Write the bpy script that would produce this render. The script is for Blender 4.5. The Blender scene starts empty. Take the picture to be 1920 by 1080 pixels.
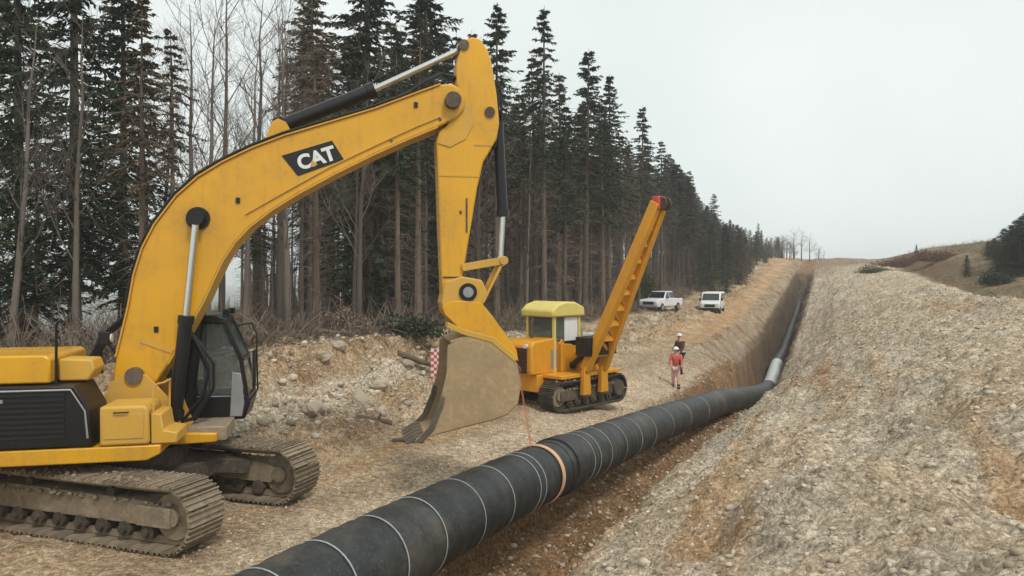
import bpy, bmesh, math, random
import numpy as np
from mathutils import Vector, Matrix, Euler

R = math.radians
sc = bpy.context.scene
col = sc.collection

# ------------------------------------------------------------------ camera
CAMZ = 4.1
cd = bpy.data.cameras.new('camera')
cam = bpy.data.objects.new('camera', cd)
col.objects.link(cam)
cam.location = (0, 0, CAMZ)
cam.rotation_euler = (R(90), 0, 0)
cd.sensor_width = 36
cd.lens = 36 * 1390 / 1920
cd.shift_y = -20 / 1920
cd.clip_start = 0.05
cd.clip_end = 8000
sc.camera = cam

# ------------------------------------------------------------------ world: overcast daylight
SUN_EL, SUN_AZ = R(52), R(150)          # azimuth clockwise from +Y
w = bpy.data.worlds.new('World')
sc.world = w
w.use_nodes = True
nt = w.node_tree
nt.nodes.clear()
out = nt.nodes.new('ShaderNodeOutputWorld')
bg = nt.nodes.new('ShaderNodeBackground')
sky = nt.nodes.new('ShaderNodeTexSky')
sky.sky_type = 'NISHITA'
sky.sun_disc = False
sky.sun_elevation = SUN_EL
sky.sun_rotation = SUN_AZ
sky.air_density = 1.0
sky.dust_density = 2.0
hs = nt.nodes.new('ShaderNodeHueSaturation')
hs.inputs['Saturation'].default_value = 0.12
tc = nt.nodes.new('ShaderNodeTexCoord')
nz = nt.nodes.new('ShaderNodeTexNoise')
nz.inputs['Scale'].default_value = 2.2
nz.inputs['Detail'].default_value = 5
cr = nt.nodes.new('ShaderNodeValToRGB')
cr.color_ramp.elements[0].position = 0.3
cr.color_ramp.elements[0].color = (6.2, 6.85, 6.65, 1)
cr.color_ramp.elements[1].position = 0.72
cr.color_ramp.elements[1].color = (7.5, 7.9, 7.75, 1)
mx = nt.nodes.new('ShaderNodeMix')
mx.data_type = 'RGBA'
mx.inputs[0].default_value = 0.88
nt.links.new(tc.outputs['Generated'], nz.inputs['Vector'])
nt.links.new(nz.outputs['Fac'], cr.inputs[0])
nt.links.new(sky.outputs[0], hs.inputs['Color'])
nt.links.new(hs.outputs[0], mx.inputs[6])
nt.links.new(cr.outputs[0], mx.inputs[7])
nt.links.new(mx.outputs[2], bg.inputs['Color'])
bg.inputs['Strength'].default_value = 0.1
nt.links.new(bg.outputs[0], out.inputs[0])

sl = bpy.data.lights.new('sun', 'SUN')
so = bpy.data.objects.new('sun', sl)
col.objects.link(so)
sl.energy = 1.5
sl.angle = R(12)
sl.color = (1.0, 0.96, 0.9)
sd = Vector((math.sin(SUN_AZ) * math.cos(SUN_EL), math.cos(SUN_AZ) * math.cos(SUN_EL), math.sin(SUN_EL)))
so.rotation_euler = sd.to_track_quat('Z', 'Y').to_euler()
so.location = (0, -10, 60)

sc.view_settings.view_transform = 'Standard'
sc.view_settings.look = 'None'
sc.view_settings.gamma = 1
sc.view_settings.exposure = 0.42
sc.cycles.use_denoising = True
sc.cycles.max_bounces = 6
sc.cycles.volume_bounces = 1
sc.cycles.transparent_max_bounces = 8

random.seed(7)
rng = np.random.default_rng(7)


# ------------------------------------------------------------------ materials
def new_mat(name):
    m = bpy.data.materials.new(name)
    m.use_nodes = True
    n = m.node_tree
    b = n.nodes['Principled BSDF']
    return m, n, b


def nd(n, t, **kw):
    x = n.nodes.new(t)
    for k, v in kw.items():
        if k in x.inputs:
            x.inputs[k].default_value = v
        else:
            setattr(x, k, v)
    return x


def mixc(n, fac, a, b, blend='MIX'):
    m = n.nodes.new('ShaderNodeMix')
    m.data_type = 'RGBA'
    m.blend_type = blend
    for sock, val in ((m.inputs[0], fac), (m.inputs[6], a), (m.inputs[7], b)):
        if hasattr(val, 'links') or isinstance(val, bpy.types.NodeSocket):
            n.links.new(val, sock)
        elif isinstance(val, (int, float)):
            sock.default_value = val
        else:
            sock.default_value = (*val[:3], 1)
    return m.outputs[2]


def ramp(n, src, p0, p1, c0=(0, 0, 0), c1=(1, 1, 1)):
    r = n.nodes.new('ShaderNodeValToRGB')
    r.color_ramp.elements[0].position = p0
    r.color_ramp.elements[1].position = p1
    r.color_ramp.elements[0].color = (*c0, 1)
    r.color_ramp.elements[1].color = (*c1, 1)
    n.links.new(src, r.inputs[0])
    return r.outputs[0]


def noise(n, scale, detail=4, rough=0.55, coord='Object', vec=None):
    t = n.nodes.new('ShaderNodeTexCoord')
    x = n.nodes.new('ShaderNodeTexNoise')
    x.inputs['Scale'].default_value = scale
    x.inputs['Detail'].default_value = detail
    x.inputs['Roughness'].default_value = rough
    n.links.new(vec if vec is not None else t.outputs[coord], x.inputs['Vector'])
    return x.outputs['Fac']


def worn(name, base, dirt, rough=0.5, metal=0.0, amount=(0.5, 0.72), scale=1.6, var=0.12, bump=0.15, fine=14, spec=0.4, vary=0.0):
    """painted or bare surface with patches of dried mud / wear"""
    m, n, b = new_mat(name)
    f = noise(n, scale, 7, 0.62)
    f2 = noise(n, fine, 5, 0.65)
    k = ramp(n, f, amount[0], amount[1])
    k2 = ramp(n, f2, 0.45, 0.75)
    dark = tuple(c * (1 - var * 2) for c in base)
    c1 = mixc(n, noise(n, 0.55, 3, 0.5), base, dark)
    tcs = n.nodes.new('ShaderNodeTexCoord')
    mp = n.nodes.new('ShaderNodeMapping')
    mp.inputs['Scale'].default_value = (9, 9, 0.9)
    n.links.new(tcs.outputs['Object'], mp.inputs['Vector'])
    f3 = noise(n, 1.0, 5, 0.7, vec=mp.outputs[0])
    c1 = mixc(n, ramp(n, f3, 0.52, 0.8, (0, 0, 0), (0.5, 0.5, 0.5)), c1, dirt)
    spots = mixc(n, k2, (0, 0, 0), k)
    kk = mixc(n, 0.8, k, spots)
    c = mixc(n, kk, c1, dirt)
    if vary:
        oi = n.nodes.new('ShaderNodeObjectInfo')
        c = mixc(n, 1.0, c, ramp(n, oi.outputs['Random'], 0, 1, (1 - vary,) * 3, (1 + vary,) * 3), 'MULTIPLY')
    n.links.new(c, b.inputs['Base Color'])
    rr = mixc(n, kk, (rough,) * 3, (0.92,) * 3)
    n.links.new(rr, b.inputs['Roughness'])
    b.inputs['Metallic'].default_value = metal
    b.inputs['Specular IOR Level'].default_value = spec
    bp = nd(n, 'ShaderNodeBump', Strength=bump, Distance=0.02)
    n.links.new(f2, bp.inputs['Height'])
    n.links.new(bp.outputs[0], b.inputs['Normal'])
    return m


def plain(name, base, rough=0.5, metal=0.0, var=0.25, scale=6, spec=0.4):
    m, n, b = new_mat(name)
    f = noise(n, scale, 4)
    c = mixc(n, f, tuple(c * (1 - var) for c in base), tuple(min(1, c * (1 + var)) for c in base))
    n.links.new(c, b.inputs['Base Color'])
    b.inputs['Roughness'].default_value = rough
    b.inputs['Metallic'].default_value = metal
    b.inputs['Specular IOR Level'].default_value = spec
    return m


def tree_mat(name, c0, c1, rough=0.9):
    m, n, b = new_mat(name)
    oi = n.nodes.new('ShaderNodeObjectInfo')
    f = noise(n, 1.1, 4)
    c = mixc(n, f, c0, c1)
    hsv = n.nodes.new('ShaderNodeHueSaturation')
    mr = nd(n, 'ShaderNodeMapRange')
    mr.inputs[3].default_value = 0.7
    mr.inputs[4].default_value = 1.35
    n.links.new(oi.outputs['Random'], mr.inputs[0])
    n.links.new(mr.outputs[0], hsv.inputs['Value'])
    n.links.new(c, hsv.inputs['Color'])
    n.links.new(hsv.outputs[0], b.inputs['Base Color'])
    b.inputs['Roughness'].default_value = rough
    b.inputs['Specular IOR Level'].default_value = 0.15
    return m


MUD = (0.30, 0.225, 0.145)
M = {}
M['yellow'] = worn('yellow_paint', (0.78, 0.395, 0.014), (0.27, 0.165, 0.06), 0.24, amount=(0.46, 0.82), scale=1.1, var=0.16, bump=0.06, spec=0.5)
M['yellow_dusty'] = worn('yellow_paint_dusty', (0.72, 0.40, 0.045), (0.40, 0.29, 0.15), 0.5, amount=(0.36, 0.72), scale=2.4, var=0.2, bump=0.12)
M['orange'] = worn('orange_paint', (0.74, 0.325, 0.016), (0.34, 0.19, 0.07), 0.42, amount=(0.5, 0.8), bump=0.06)
M['canopy'] = worn('pale_yellow_paint', (0.72, 0.60, 0.17), (0.45, 0.36, 0.14), 0.55, amount=(0.5, 0.8), bump=0.05)
M['black'] = worn('black_paint', (0.008, 0.008, 0.009), (0.035, 0.03, 0.025), 0.35, amount=(0.55, 0.9), bump=0.04)
M['rubber'] = plain('black_rubber', (0.012, 0.012, 0.013), 0.6)
M['glass'] = plain('dark_glass', (0.012, 0.016, 0.018), 0.06, spec=0.7)
def tinted():
    m, n, b = new_mat('tinted_glass')
    b.inputs['Base Color'].default_value = (0.45, 0.5, 0.5, 1)
    b.inputs['Transmission Weight'].default_value = 0.9
    b.inputs['Roughness'].default_value = 0.03
    b.inputs['IOR'].default_value = 1.15
    return m


M['tinted_glass'] = tinted()
M['chrome'] = plain('chromed_steel', (0.62, 0.62, 0.6), 0.22, 1.0, 0.08)
M['steel'] = worn('worn_steel', (0.16, 0.135, 0.11), MUD, 0.5, 0.6, amount=(0.35, 0.65), scale=2.2, bump=0.2)
M['mud'] = worn('muddy_steel', (0.21, 0.165, 0.115), (0.37, 0.295, 0.20), 0.75, 0.1, amount=(0.3, 0.62), scale=3.5, bump=0.9, fine=9, vary=0.28)
M['mud_dark'] = worn('dark_muddy_steel', (0.07, 0.055, 0.042), (0.21, 0.165, 0.115), 0.8, 0.1, amount=(0.38, 0.7), scale=3, bump=0.5, vary=0.25)
M['bucket'] = worn('earth_smeared_steel', (0.34, 0.245, 0.135), (0.52, 0.37, 0.2), 0.65, 0.0, amount=(0.36, 0.66), scale=1.8, bump=0.35, fine=10)
M['white'] = worn('white_paint', (0.78, 0.79, 0.78), (0.5, 0.45, 0.38), 0.35, amount=(0.6, 0.9), bump=0.03)
M['white_mark'] = worn('white_marking', (0.42, 0.45, 0.45), (0.07, 0.075, 0.075), 0.6, amount=(0.36, 0.66), scale=3)
M['maroon'] = plain('dark_red_paint', (0.09, 0.016, 0.018), 0.5)
M['grey'] = plain('grey_steel', (0.3, 0.3, 0.31), 0.45, 0.3)
M['red'] = plain('red_paint', (0.55, 0.07, 0.05), 0.5)
M['sling'] = worn('webbing', (0.72, 0.46, 0.28), (0.45, 0.27, 0.15), 0.9, amount=(0.45, 0.75), scale=5)
M['sling_red'] = worn('orange_webbing', (0.62, 0.2, 0.08), (0.35, 0.16, 0.09), 0.9, amount=(0.45, 0.75), scale=5)
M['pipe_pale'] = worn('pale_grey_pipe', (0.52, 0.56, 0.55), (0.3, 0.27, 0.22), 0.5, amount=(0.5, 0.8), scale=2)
M['bark'] = tree_mat('bark', (0.085, 0.064, 0.048), (0.19, 0.148, 0.113))
M['bark_grey'] = tree_mat('grey_bark', (0.075, 0.06, 0.05), (0.16, 0.135, 0.115))
M['needles'] = tree_mat('needles', (0.016, 0.027, 0.014), (0.045, 0.066, 0.034))
M['needles_brown'] = tree_mat('browned_needles', (0.065, 0.052, 0.034), (0.15, 0.115, 0.075))
M['twig'] = tree_mat('dead_twigs', (0.10, 0.075, 0.057), (0.21, 0.165, 0.125))
M['bush'] = tree_mat('bush_leaves', (0.03, 0.04, 0.012), (0.08, 0.09, 0.025))
M['dry_grass'] = tree_mat('dry_growth', (0.13, 0.085, 0.05), (0.24, 0.18, 0.09))
M['russet'] = tree_mat('russet_growth', (0.11, 0.045, 0.03), (0.18, 0.085, 0.05))
M['wood'] = plain('weathered_wood', (0.13, 0.095, 0.065), 0.85)
M['skin'] = plain('skin', (0.5, 0.3, 0.22), 0.6, var=0.1)
M['cloth_maroon'] = plain('maroon_cloth', (0.085, 0.035, 0.045), 0.9)
M['cloth_dark'] = plain('dark_cloth', (0.035, 0.032, 0.036), 0.9)
M['cloth_red'] = plain('red_cloth', (0.5, 0.1, 0.075), 0.9)
M['cloth_pink'] = plain('faded_pink_cloth', (0.6, 0.36, 0.33), 0.9)
M['lamp'] = plain('lamp_glass', (0.7, 0.7, 0.68), 0.1)


def pipe_material():
    m, n, b = new_mat('black_pipe_coating')
    f = noise(n, 2.0, 6, 0.65)
    f2 = noise(n, 22, 4, 0.6)
    c = mixc(n, ramp(n, f, 0.42, 0.8), (0.009, 0.012, 0.014), (0.036, 0.039, 0.039))
    c = mixc(n, ramp(n, f2, 0.55, 0.8), c, (0.085, 0.08, 0.07))
    n.links.new(c, b.inputs['Base Color'])
    f4 = noise(n, 0.7, 7, 0.7)
    c = mixc(n, ramp(n, f4, 0.5, 0.78, (0, 0, 0), (0.6, 0.6, 0.6)), c, (0.16, 0.135, 0.105))
    n.links.new(c, b.inputs['Base Color'])
    b.inputs['Roughness'].default_value = 0.55
    bp = nd(n, 'ShaderNodeBump', Strength=0.25, Distance=0.01)
    n.links.new(f2, bp.inputs['Height'])
    n.links.new(bp.outputs[0], b.inputs['Normal'])
    return m


M['pipe'] = pipe_material()


def ground_material():
    m, n, b = new_mat('stony_soil')
    at = n.nodes.new('ShaderNodeAttribute')
    at.attribute_name = 'soil'
    geo = n.nodes.new('ShaderNodeNewGeometry')
    P = geo.outputs['Position']
    f1 = noise(n, 0.9, 8, 0.6, vec=P)
    f2 = noise(n, 9, 6, 0.7, vec=P)
    f3 = noise(n, 60, 3, 0.6, vec=P)
    vo = nd(n, 'ShaderNodeTexVoronoi', Scale=14.0)
    n.links.new(P, vo.inputs['Vector'])
    vo2 = nd(n, 'ShaderNodeTexVoronoi', Scale=38.0)
    n.links.new(P, vo2.inputs['Vector'])
    c = mixc(n, 1.0, at.outputs['Color'], ramp(n, f1, 0.3, 0.72, (0.72, 0.7, 0.68), (1.2, 1.2, 1.2)), 'MULTIPLY')
    c = mixc(n, 1.0, c, ramp(n, f2, 0.3, 0.72, (0.6, 0.58, 0.55), (1.25, 1.25, 1.25)), 'MULTIPLY')
    # pebbles: each voronoi cell has its own tone
    sep = n.nodes.new('ShaderNodeSeparateColor')
    n.links.new(vo.outputs['Color'], sep.inputs[0])
    sep2 = n.nodes.new('ShaderNodeSeparateColor')
    n.links.new(vo2.outputs['Color'], sep2.inputs[0])
    peb = mixc(n, 1.0, c, ramp(n, sep.outputs[0], 0.0, 1.0, (0.72, 0.71, 0.7), (1.3, 1.3, 1.3)), 'MULTIPLY')
    peb = mixc(n, 1.0, peb, ramp(n, sep2.outputs[1], 0.0, 1.0, (0.7, 0.69, 0.68), (1.32, 1.32, 1.32)), 'MULTIPLY')
    n.links.new(peb, b.inputs['Base Color'])
    b.inputs['Roughness'].default_value = 0.95
    b.inputs['Specular IOR Level'].default_value = 0.15
    h = n.nodes.new('ShaderNodeMath')
    h.operation = 'MULTIPLY_ADD'
    n.links.new(f2, h.inputs[0])
    h.inputs[1].default_value = 1.5
    n.links.new(f3, h.inputs[2])
    h2 = n.nodes.new('ShaderNodeMath')
    h2.operation = 'MULTIPLY_ADD'
    n.links.new(vo.outputs['Distance'], h2.inputs[0])
    h2.inputs[1].default_value = -1.2
    n.links.new(h.outputs[0], h2.inputs[2])
    bp = nd(n, 'ShaderNodeBump', Strength=0.9, Distance=0.045)
    n.links.new(h2.outputs[0], bp.inputs['Height'])
    n.links.new(bp.outputs[0], b.inputs['Normal'])
    return m


M['ground'] = ground_material()


def stone_material():
    m, n, b = new_mat('stones')
    geo = n.nodes.new('ShaderNodeNewGeometry')
    f = noise(n, 12, 4, vec=geo.outputs['Position'])
    c = mixc(n, geo.outputs['Random Per Island'], (0.26, 0.205, 0.145), (0.58, 0.5, 0.39))
    c = mixc(n, 1.0, c, ramp(n, f, 0.3, 0.7, (0.75, 0.75, 0.75), (1.2, 1.2, 1.2)), 'MULTIPLY')
    n.links.new(c, b.inputs['Base Color'])
    b.inputs['Roughness'].default_value = 0.9
    return m


M['stones'] = stone_material()
M['boulder'] = worn('pale_rock', (0.43, 0.37, 0.29), (0.3, 0.22, 0.14), 0.9, amount=(0.4, 0.7), scale=1.5, bump=0.6, vary=0.2)


# ------------------------------------------------------------------ helpers
class MB:
    """collects shapes that become ONE mesh object"""

    def __init__(self):
        self.v, self.f, self.smooth = [], [], []

    def add(self, verts, faces, M4=None, smooth=False):
        o = len(self.v)
        for p in verts:
            p = Vector(p)
            self.v.append(M4 @ p if M4 is not None else p)
        for fc in faces:
            self.f.append([i + o for i in fc])
        return self

    def box(self, lo, hi, M4=None):
        x0, y0, z0 = lo
        x1, y1, z1 = hi
        vs = [(x0, y0, z0), (x1, y0, z0), (x1, y1, z0), (x0, y1, z0), (x0, y0, z1), (x1, y0, z1), (x1, y1, z1), (x0, y1, z1)]
        fs = [(0, 3, 2, 1), (4, 5, 6, 7), (0, 1, 5, 4), (1, 2, 6, 5), (2, 3, 7, 6), (3, 0, 4, 7)]
        return self.add(vs, fs, M4)

    def prism(self, poly, y0, y1, M4=None):
        """polygon in x-z extruded along y"""
        k = len(poly)
        vs = [(p[0], y0, p[1]) for p in poly] + [(p[0], y1, p[1]) for p in poly]
        fs = [list(range(k)), list(range(2 * k - 1, k - 1, -1))]
        for i in range(k):
            j = (i + 1) % k
            fs.append([i, i + k, j + k, j])
        return self.add(vs, fs, M4)

    def tube(self, pts, rad, n=8, caps=True, M4=None):
        pts = [Vector(p) for p in pts]
        if isinstance(rad, (int, float)):
            rad = [rad] * len(pts)
        vs, fs = [], []
        side = None
        for i, p in enumerate(pts):
            d = (pts[min(i + 1, len(pts) - 1)] - pts[max(i - 1, 0)])
            d = d.normalized() if d.length > 1e-9 else Vector((0, 0, 1))
            if side is None:
                side = d.orthogonal().normalized()
            else:
                side = (side - d * side.dot(d))
                side = side.normalized() if side.length > 1e-6 else d.orthogonal().normalized()
            up = d.cross(side)
            for k in range(n):
                a = 2 * math.pi * k / n
                vs.append(p + (side * math.cos(a) + up * math.sin(a)) * rad[i])
        for i in range(len(pts) - 1):
            for k in range(n):
                k2 = (k + 1) % n
                fs.append((i * n + k, i * n + k2, (i + 1) * n + k2, (i + 1) * n + k))
        if caps:
            fs.append(list(range(n - 1, -1, -1)))
            fs.append([(len(pts) - 1) * n + k for k in range(n)])
        return self.add(vs, fs, M4)

    def bar(self, p0, p1, w, h, up=(0, 0, 1)):
        """rectangular bar between two points"""
        p0, p1 = Vector(p0), Vector(p1)
        d = (p1 - p0)
        L = d.length
        d.normalize()
        u = Vector(up)
        s = d.cross(u)
        if s.length < 1e-5:
            s = d.orthogonal()
        s.normalize()
        u = s.cross(d)
        m = Matrix((d, s, u)).transposed().to_4x4()
        m.translation = p0
        return self.box((0, -w / 2, -h / 2), (L, w / 2, h / 2), m)

    def disc(self, c, axis, r, t, n=20):
        c, axis = Vector(c), Vector(axis).normalized()
        return self.tube([c - axis * t / 2, c + axis * t / 2], r, n)

    def dome(self, c, r, n=12, m=6, squash=1.0, M4=None):
        vs, fs = [], []
        for i in range(m + 1):
            a = math.pi / 2 * i / m
            for k in range(n):
                b = 2 * math.pi * k / n
                vs.append((c[0] + r * math.cos(a) * math.cos(b), c[1] + r * math.cos(a) * math.sin(b), c[2] + r * squash * math.sin(a)))
        for i in range(m):
            for k in range(n):
                k2 = (k + 1) % n
                fs.append((i * n + k, i * n + k2, (i + 1) * n + k2, (i + 1) * n + k))
        fs.append(list(range(n - 1, -1, -1)))
        return self.add(vs, fs, M4)

    def mesh(self, name, mat, angle=35, recalc=True):
        me = bpy.data.meshes.new(name)
        me.from_pydata([tuple(p) for p in self.v], [], self.f)
        if recalc:
            bm = bmesh.new()
            bm.from_mesh(me)
            bmesh.ops.recalc_face_normals(bm, faces=bm.faces)
            bm.to_mesh(me)
            bm.free()
        me.polygons.foreach_set('use_smooth', [True] * len(me.polygons))
        me.set_sharp_from_angle(angle=R(angle))
        me.materials.append(M[mat])
        me.update()
        return me

    def build(self, name, mat, parent=None, rz=0.0, bevel=0.0, loc=None, angle=35):
        o = bpy.data.objects.new(name, self.mesh(name, mat, angle))
        col.objects.link(o)
        o.parent = parent
        o.rotation_euler.z = rz
        if loc is not None:
            o.location = loc
        if bevel:
            b = o.modifiers.new('bevel', 'BEVEL')
            b.width = bevel
            b.segments = 2
            b.limit_method = 'ANGLE'
            b.angle_limit = R(40)
        return o


def tag(o, label=None, cat=None, group=None, kind=None):
    if label:
        o['label'] = label
    if cat:
        o['category'] = cat
    if group:
        o['group'] = group
    if kind:
        o['kind'] = kind
    return o


def thing(name, loc, label, cat, rz=0.0, group=None):
    o = bpy.data.objects.new(name, None)
    o.empty_display_size = 0.2
    col.objects.link(o)
    o.location = loc
    o.rotation_euler.z = rz
    return tag(o, label, cat, group)


def inst(name, me, parent, loc=(0, 0, 0), rot=(0, 0, 0), scale=(1, 1, 1)):
    o = bpy.data.objects.new(name, me)
    col.objects.link(o)
    o.parent = parent
    o.location = loc
    o.rotation_euler = rot
    o.scale = scale
    return o


def np_mesh(name, V, F, mat, smooth=False):
    """V (n,3), F (m,k) arrays"""
    me = bpy.data.meshes.new(name)
    k = F.shape[1]
    me.vertices.add(len(V))
    me.vertices.foreach_set('co', np.ascontiguousarray(V, dtype=np.float32).ravel())
    me.loops.add(F.size)
    me.loops.foreach_set('vertex_index', np.ascontiguousarray(F, dtype=np.int32).ravel())
    me.polygons.add(len(F))
    me.polygons.foreach_set('loop_start', np.arange(0, F.size, k, dtype=np.int32))
    if smooth:
        me.polygons.foreach_set('use_smooth', np.ones(len(F), dtype=bool))
    me.update(calc_edges=True)
    me.materials.append(M[mat])
    return me


# ------------------------------------------------------------------ terrain
# u runs along the right of way (23.5 degrees right of the view), v to its right
HD = R(23.5)
CU, SU = math.cos(HD), math.sin(HD)


def uv2xy(u, v):
    return SU * u + CU * v, CU * u - SU * v


def xy2uv(x, y):
    return SU * x + CU * y, CU * x - SU * y


def perlin(x, y, seed=0):
    x0 = np.floor(x).astype(np.int64)
    y0 = np.floor(y).astype(np.int64)
    fx, fy = x - x0, y - y0
    sx = fx * fx * fx * (fx * (fx * 6 - 15) + 10)
    sy = fy * fy * fy * (fy * (fy * 6 - 15) + 10)

    def g(ix, iy, dx, dy):
        h = (ix * 374761393 + iy * 668265263 + seed * 974634211) & 0xffffffff
        h = ((h ^ (h >> 13)) * 1274126177) & 0xffffffff
        h = h ^ (h >> 16)
        a = (h & 0xffff) / 65536.0 * 2 * np.pi
        return np.cos(a) * dx + np.sin(a) * dy
    a = g(x0, y0, fx, fy)
    b = g(x0 + 1, y0, fx - 1, fy)
    c = g(x0, y0 + 1, fx, fy - 1)
    d = g(x0 + 1, y0 + 1, fx - 1, fy - 1)
    return (a * (1 - sx) + b * sx) * (1 - sy) + (c * (1 - sx) + d * sx) * sy


def fbm(x, y, octs=4, seed=0, gain=0.5):
    t, amp = 0, 1.0
    for i in range(octs):
        t = t + amp * perlin(x * 2 ** i + 17.3 * i, y * 2 ** i - 9.1 * i, seed + i)
        amp *= gain
    return t


FAR_U = [230, 320, 700, 2400]
PROFILES = [
    (-2400, [0, 2400], [-30, -30]),
    (-130, [0, 2400], [-28, -28]),
    (-75, [0, 60, 120, 190, 320, 700, 2400], [-13, -6, -1, 2, -12, -26, -28]),
    (-45, [-20, 20, 45, 77, 130, 190, 230, 320, 700, 2400], [-3.0, -1.5, 1.4, 2.0, 6, 9, 4, -10, -25, -28]),
    (-30, [-20, 25, 40, 77, 100, 130, 160, 190, 230, 320, 700, 2400], [1.0, 1.3, 1.6, 2.2, 3.6, 6.2, 8.8, 9.6, 4, -10, -25, -28]),
    (-18, [-20, 25, 30, 40, 55, 77, 100, 130, 160, 190, 230, 320, 700, 2400], [1.95, 1.95, 1.8, 1.6, 1.5, 1.8, 3.3, 6, 8.5, 9.5, 4, -10, -25, -28]),
    (-14.6, [-20, 18, 25, 30, 40, 55, 77, 100, 130, 160, 190, 230, 320, 700, 2400], [2.05, 2.1, 1.95, 1.5, 0.95, 0.85, 1.0, 2.7, 5.1, 7.9, 9.1, 4, -10, -25, -28]),
    (-13.6, [-20, 18, 25, 30, 40, 55, 77, 100, 130, 160, 190, 230, 320, 700, 2400], [0.75, 0.8, 0.8, 0.75, 0.6, 0.6, 0.9, 2.6, 5.0, 7.8, 9.0, 4, -10, -25, -28]),
    (-11.3, [-20, 18, 25, 30, 40, 55, 77, 100, 130, 160, 190, 230, 320, 700, 2400], [0.1, 0.1, 0.05, 0.0, -0.05, 0.2, 0.7, 2.4, 4.8, 7.6, 8.9, 4, -10, -25, -28]),
    (-8, [-20, 10, 20, 30, 40, 55, 77, 100, 130, 160, 190, 230, 320, 700, 2400], [0, 0, -0.1, -0.25, -0.35, -0.5, -0.2, 1.6, 4.1, 7.1, 8.6, 4, -10, -25, -28]),
    (-6.35, [-20, 10, 20, 30, 40, 55, 77, 100, 130, 160, 190, 230, 320, 700, 2400], [0, 0, -0.3, -0.8, -1.35, -2.2, -1.9, 0.3, 2.9, 6.0, 8.3, 4, -10, -25, -28]),
    (-6.0, [-20, 8, 15, 20, 30, 36, 42, 55, 63, 85, 117, 150, 183, 190, 230, 320, 700, 2400], [-1.2, -1.2, -1.4, -1.6, -2.0, -2.4, -2.95, -4.4, -5.2, -4.6, -1.9, 4.6, 7.9, 8.3, 3.5, -10, -25, -28]),
    (-4.3, [-20, 8, 15, 20, 30, 36, 42, 55, 63, 85, 117, 150, 183, 190, 230, 320, 700, 2400], [-1.7, -1.75, -1.8, -1.95, -2.2, -2.5, -3.0, -4.4, -5.2, -4.6, -1.9, 4.6, 7.9, 8.3, 3.5, -10, -25, -28]),
    (-3.4, [-20, 8, 11, 20, 30, 36, 44, 63, 85, 117, 150, 183, 190, 230, 320, 700, 2400], [0, -0.05, -0.15, -0.55, -1.35, -1.9, -2.3, -2.7, -1.5, 1.2, 5.0, 8.25, 8.5, 4, -10, -25, -28]),
    (0, [-20, 0, 7, 15, 30, 45, 63, 85, 117, 150, 183, 190, 230, 320, 700, 2400], [2.3, 2.3, 1.55, 1.25, 0.85, 0.5, 0.9, 1.9, 3.6, 6.0, 8.3, 8.6, 4, -10, -25, -28]),
    (3, [-20, 0, 7, 15, 30, 45, 63, 85, 117, 150, 183, 190, 230, 320, 700, 2400], [2.6, 2.6, 2.35, 2.35, 2.2, 2.1, 2.5, 3.3, 4.6, 6.4, 8.2, 8.5, 4, -10, -25, -28]),
    (6, [-20, 0, 15, 33, 60, 85, 117, 150, 183, 190, 230, 320, 700, 2400], [2.75, 2.75, 2.85, 2.95, 3.4, 4.1, 5.2, 6.7, 8.1, 8.4, 4, -10, -25, -28]),
    (9.5, [-20, 0, 15, 33, 60, 85, 117, 150, 183, 230, 320, 700, 2400], [2.0, 2.0, 2.0, 2.1, 2.7, 3.7, 5.2, 7.0, 8.2, 4, -10, -25, -28]),
    (14, [-20, 0, 15, 33, 60, 82, 117, 140, 183, 230, 320, 700, 2400], [1.9, 1.9, 1.9, 2.2, 3.5, 5.0, 7.4, 8.9, 9.0, 4, -10, -25, -28]),
    (22, [-20, 0, 15, 33, 60, 82, 120, 140, 183, 230, 320, 700, 2400], [2.4, 2.4, 2.6, 3.2, 4.8, 6.6, 9.2, 9.8, 9.3, 4, -10, -25, -28]),
    (60, [-20, 33, 60, 120, 160, 230, 320, 700, 2400], [5, 6, 8, 12, 12, 5, -8, -25, -28]),
    (130, [-20, 60, 120, 230, 700, 2400], [6, 9, 12, 3, -25, -28]),
    (2400, [-20, 2400], [-28, -28]),
]
PV = np.array([p[0] for p in PROFILES], dtype=float)


def base_height(u, v):
    u = np.asarray(u, dtype=float)
    v = np.asarray(v, dtype=float)
    rows = np.stack([np.interp(u, p[1], p[2]) for p in PROFILES], 0)
    i = np.clip(np.searchsorted(PV, v) - 1, 0, len(PV) - 2)
    t = (v - PV[i]) / (PV[i + 1] - PV[i])
    a = np.take_along_axis(rows, i[None], 0)[0]
    b = np.take_along_axis(rows, (i + 1)[None], 0)[0]
    return a * (1 - t) + b * t


def sstep(x, a, b):
    t = np.clip((x - a) / (b - a), 0, 1)
    return t * t * (3 - 2 * t)


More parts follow.
